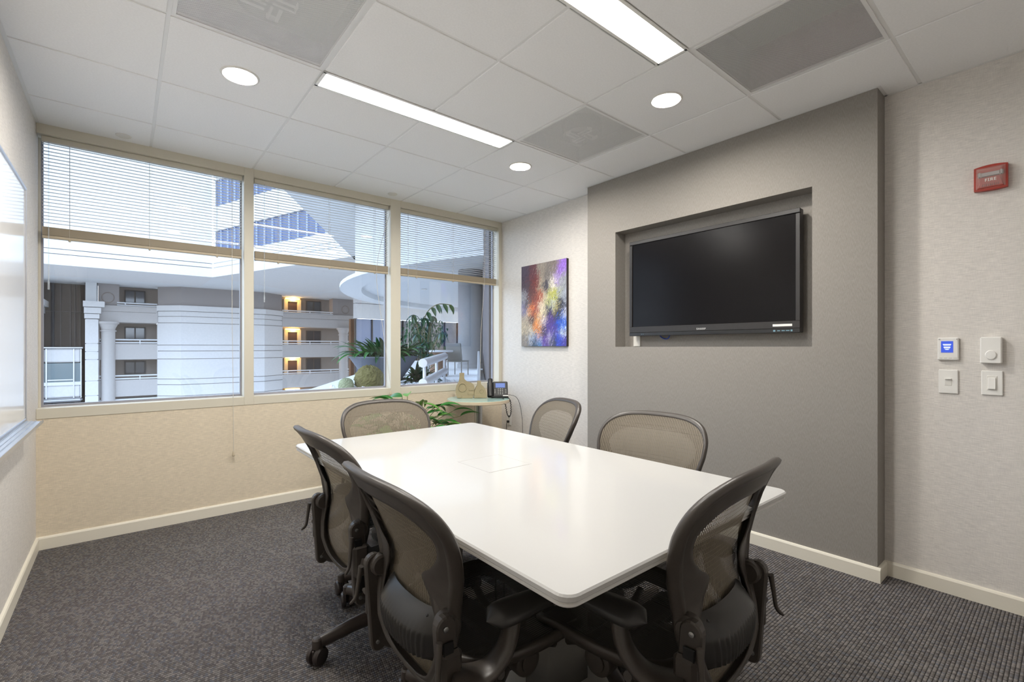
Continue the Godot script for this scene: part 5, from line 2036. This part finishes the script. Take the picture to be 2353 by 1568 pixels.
	# dark shrub further back
	var H := thing("dark_shrub", "dense dark green shrub at the back of the terrace", "shrub", Vector3(5.9, ty, -7.3))
	m = MB.new()
	m.cyl(Vector3(0, 0, 0), Vector3(0, 0.9, 0), 0.04, 8)
	obj("trunk", m, M.stem, H)
	var mm := MultiMesh.new()
	mm.transform_format = MultiMesh.TRANSFORM_3D
	mm.mesh = leaf_mesh(0.13, 0.05, 0.6, 0.18, 1.0, 5)
	mm.instance_count = 420
	for k in 420:
		var v := Vector3(r.randfn(), r.randfn(), r.randfn()).normalized() * pow(r.randf(), 0.4)
		var at := Vector3(v.x * 0.62, 0.92 + v.y * 0.55, v.z * 0.62)
		mm.set_instance_transform(k, Transform3D(Basis.from_euler(Vector3(r.randf_range(0.0, 1.3), r.randf() * TAU, 0)), at))
	var mi := MultiMeshInstance3D.new()
	mi.multimesh = mm
	mi.material_override = M.leaf3
	mi.name = "foliage"
	mi.set_meta("kind", "stuff")
	H.add_child(mi)
	# clipped moss balls
	moss_ball(Vector3(2.63, ty + 0.125, -3.06), 0.205, M.moss, "larger clipped round moss ball on the white gravel", 3)
	moss_ball(Vector3(2.30, ty + 0.055, -3.09), 0.105, M.moss2, "smaller pale clipped moss ball on the white gravel", 8)
	# thick tubular rail
	var R := thing("tube_railing", "white railing of two thick tubes on the terrace", "railing", Vector3.ZERO)
	for h in [1.045, 0.80]:
		m = MB.new()
		m.cyl(Vector3(2.66, h - 0.02, -1.52), Vector3(3.95, h + 0.03, -3.12), 0.055, 20, 0.004)
		obj("tube", m, M.railwhite, R)
	for f in [0.06, 0.55, 0.97]:
		m = MB.new()
		var p := Vector3(2.66, 0, -1.52).lerp(Vector3(3.95, 0, -3.12), f)
		m.cyl(Vector3(p.x, ty, p.z), Vector3(p.x, 1.02, p.z), 0.022, 10)
		obj("post", m, M.railwhite, R)
	# table and chair further out
	var t := thing("terrace_table", "white round table on the terrace behind the railing", "table", Vector3(4.85, ty, -4.85))
	m = MB.new()
	m.lathe([Vector2(0, 0.50), Vector2(0.30, 0.50), Vector2(0.31, 0.52), Vector2(0.30, 0.54), Vector2(0, 0.54)], 32)
	obj("tabletop", m, M.railwhite, t)
	m = MB.new()
	m.lathe([Vector2(0.19, 0.0), Vector2(0.16, 0.25), Vector2(0.19, 0.5)], 24)
	obj("pedestal", m, M.brown, t)
	var c := thing("terrace_chair", "grey outdoor chair with a tall back beside the terrace column", "chair", Vector3(5.42, ty, -4.98), deg_to_rad(-60))
	m = MB.new()
	m.box(Vector3(0, 0.30, 0), Vector3(0.36, 0.03, 0.36), 0.008)
	obj("seat", m, M.pedestal, c)
	m = MB.new()
	m.box(Vector3(0, 0.50, 0.19), Vector3(0.36, 0.38, 0.03), 0.012, Basis(Vector3.RIGHT, 0.2))
	obj("backrest", m, M.pedestal, c)
	for x in [-0.16, 0.16]:
		for z in [-0.16, 0.16]:
			m = MB.new()
			m.cyl(Vector3(x, 0, z), Vector3(x, 0.3, z), 0.012, 8)
			obj("leg", m, M.pedestal, c)
	# loose white stones
	mm = MultiMesh.new()
	mm.transform_format = MultiMesh.TRANSFORM_3D
	var pm := MB.new()
	var rows := []
	for y in 6:
		var row := []
		for x in 8:
			var a := TAU * x / 8
			var b := PI * y / 5.0 - PI / 2
			row.append(Vector3(cos(a) * cos(b), sin(b) * 0.7, sin(a) * cos(b)) * (1.0 + 0.15 * sin(x * 2.3 + y)))
		rows.append(row)
	pm.grid(rows, false, true)
	mm.mesh = pm.mesh()
	mm.instance_count = 420
	for k in 420:
		var at := Vector3(r.randf_range(2.2, 4.3), ty + 0.01, r.randf_range(-3.6, -1.5))
		var s := r.randf_range(0.012, 0.045)
		mm.set_instance_transform(k, Transform3D(Basis.from_euler(Vector3(r.randf(), r.randf() * TAU, r.randf())).scaled(Vector3.ONE * s), at))
	mi = MultiMeshInstance3D.new()
	mi.multimesh = mm
	mi.material_override = M.pebble
	mi.name = "white_stones"
	add_child(mi)
	tag(mi, "loose white stones scattered over the terrace gravel", "stones", "", "stuff")


func moss_ball(at: Vector3, rad: float, mm: Material, label: String, seed_: int) -> void:
	var f := FastNoiseLite.new()
	f.seed = seed_
	f.frequency = 14.0
	f.fractal_octaves = 3
	var m := MB.new()
	var rows := []
	for y in 41:
		var row := []
		for x in 72:
			var a := TAU * x / 72
			var b := PI * y / 40.0 - PI / 2
			var d := Vector3(cos(a) * cos(b), sin(b), sin(a) * cos(b))
			row.append(d * rad * (1.0 + 0.16 * f.get_noise_3dv(d)))
		rows.append(row)
	m.grid(rows, false, true)
	tag(obj("moss_ball", m, mm, self, at), label, "topiary ball", "moss balls on the gravel")
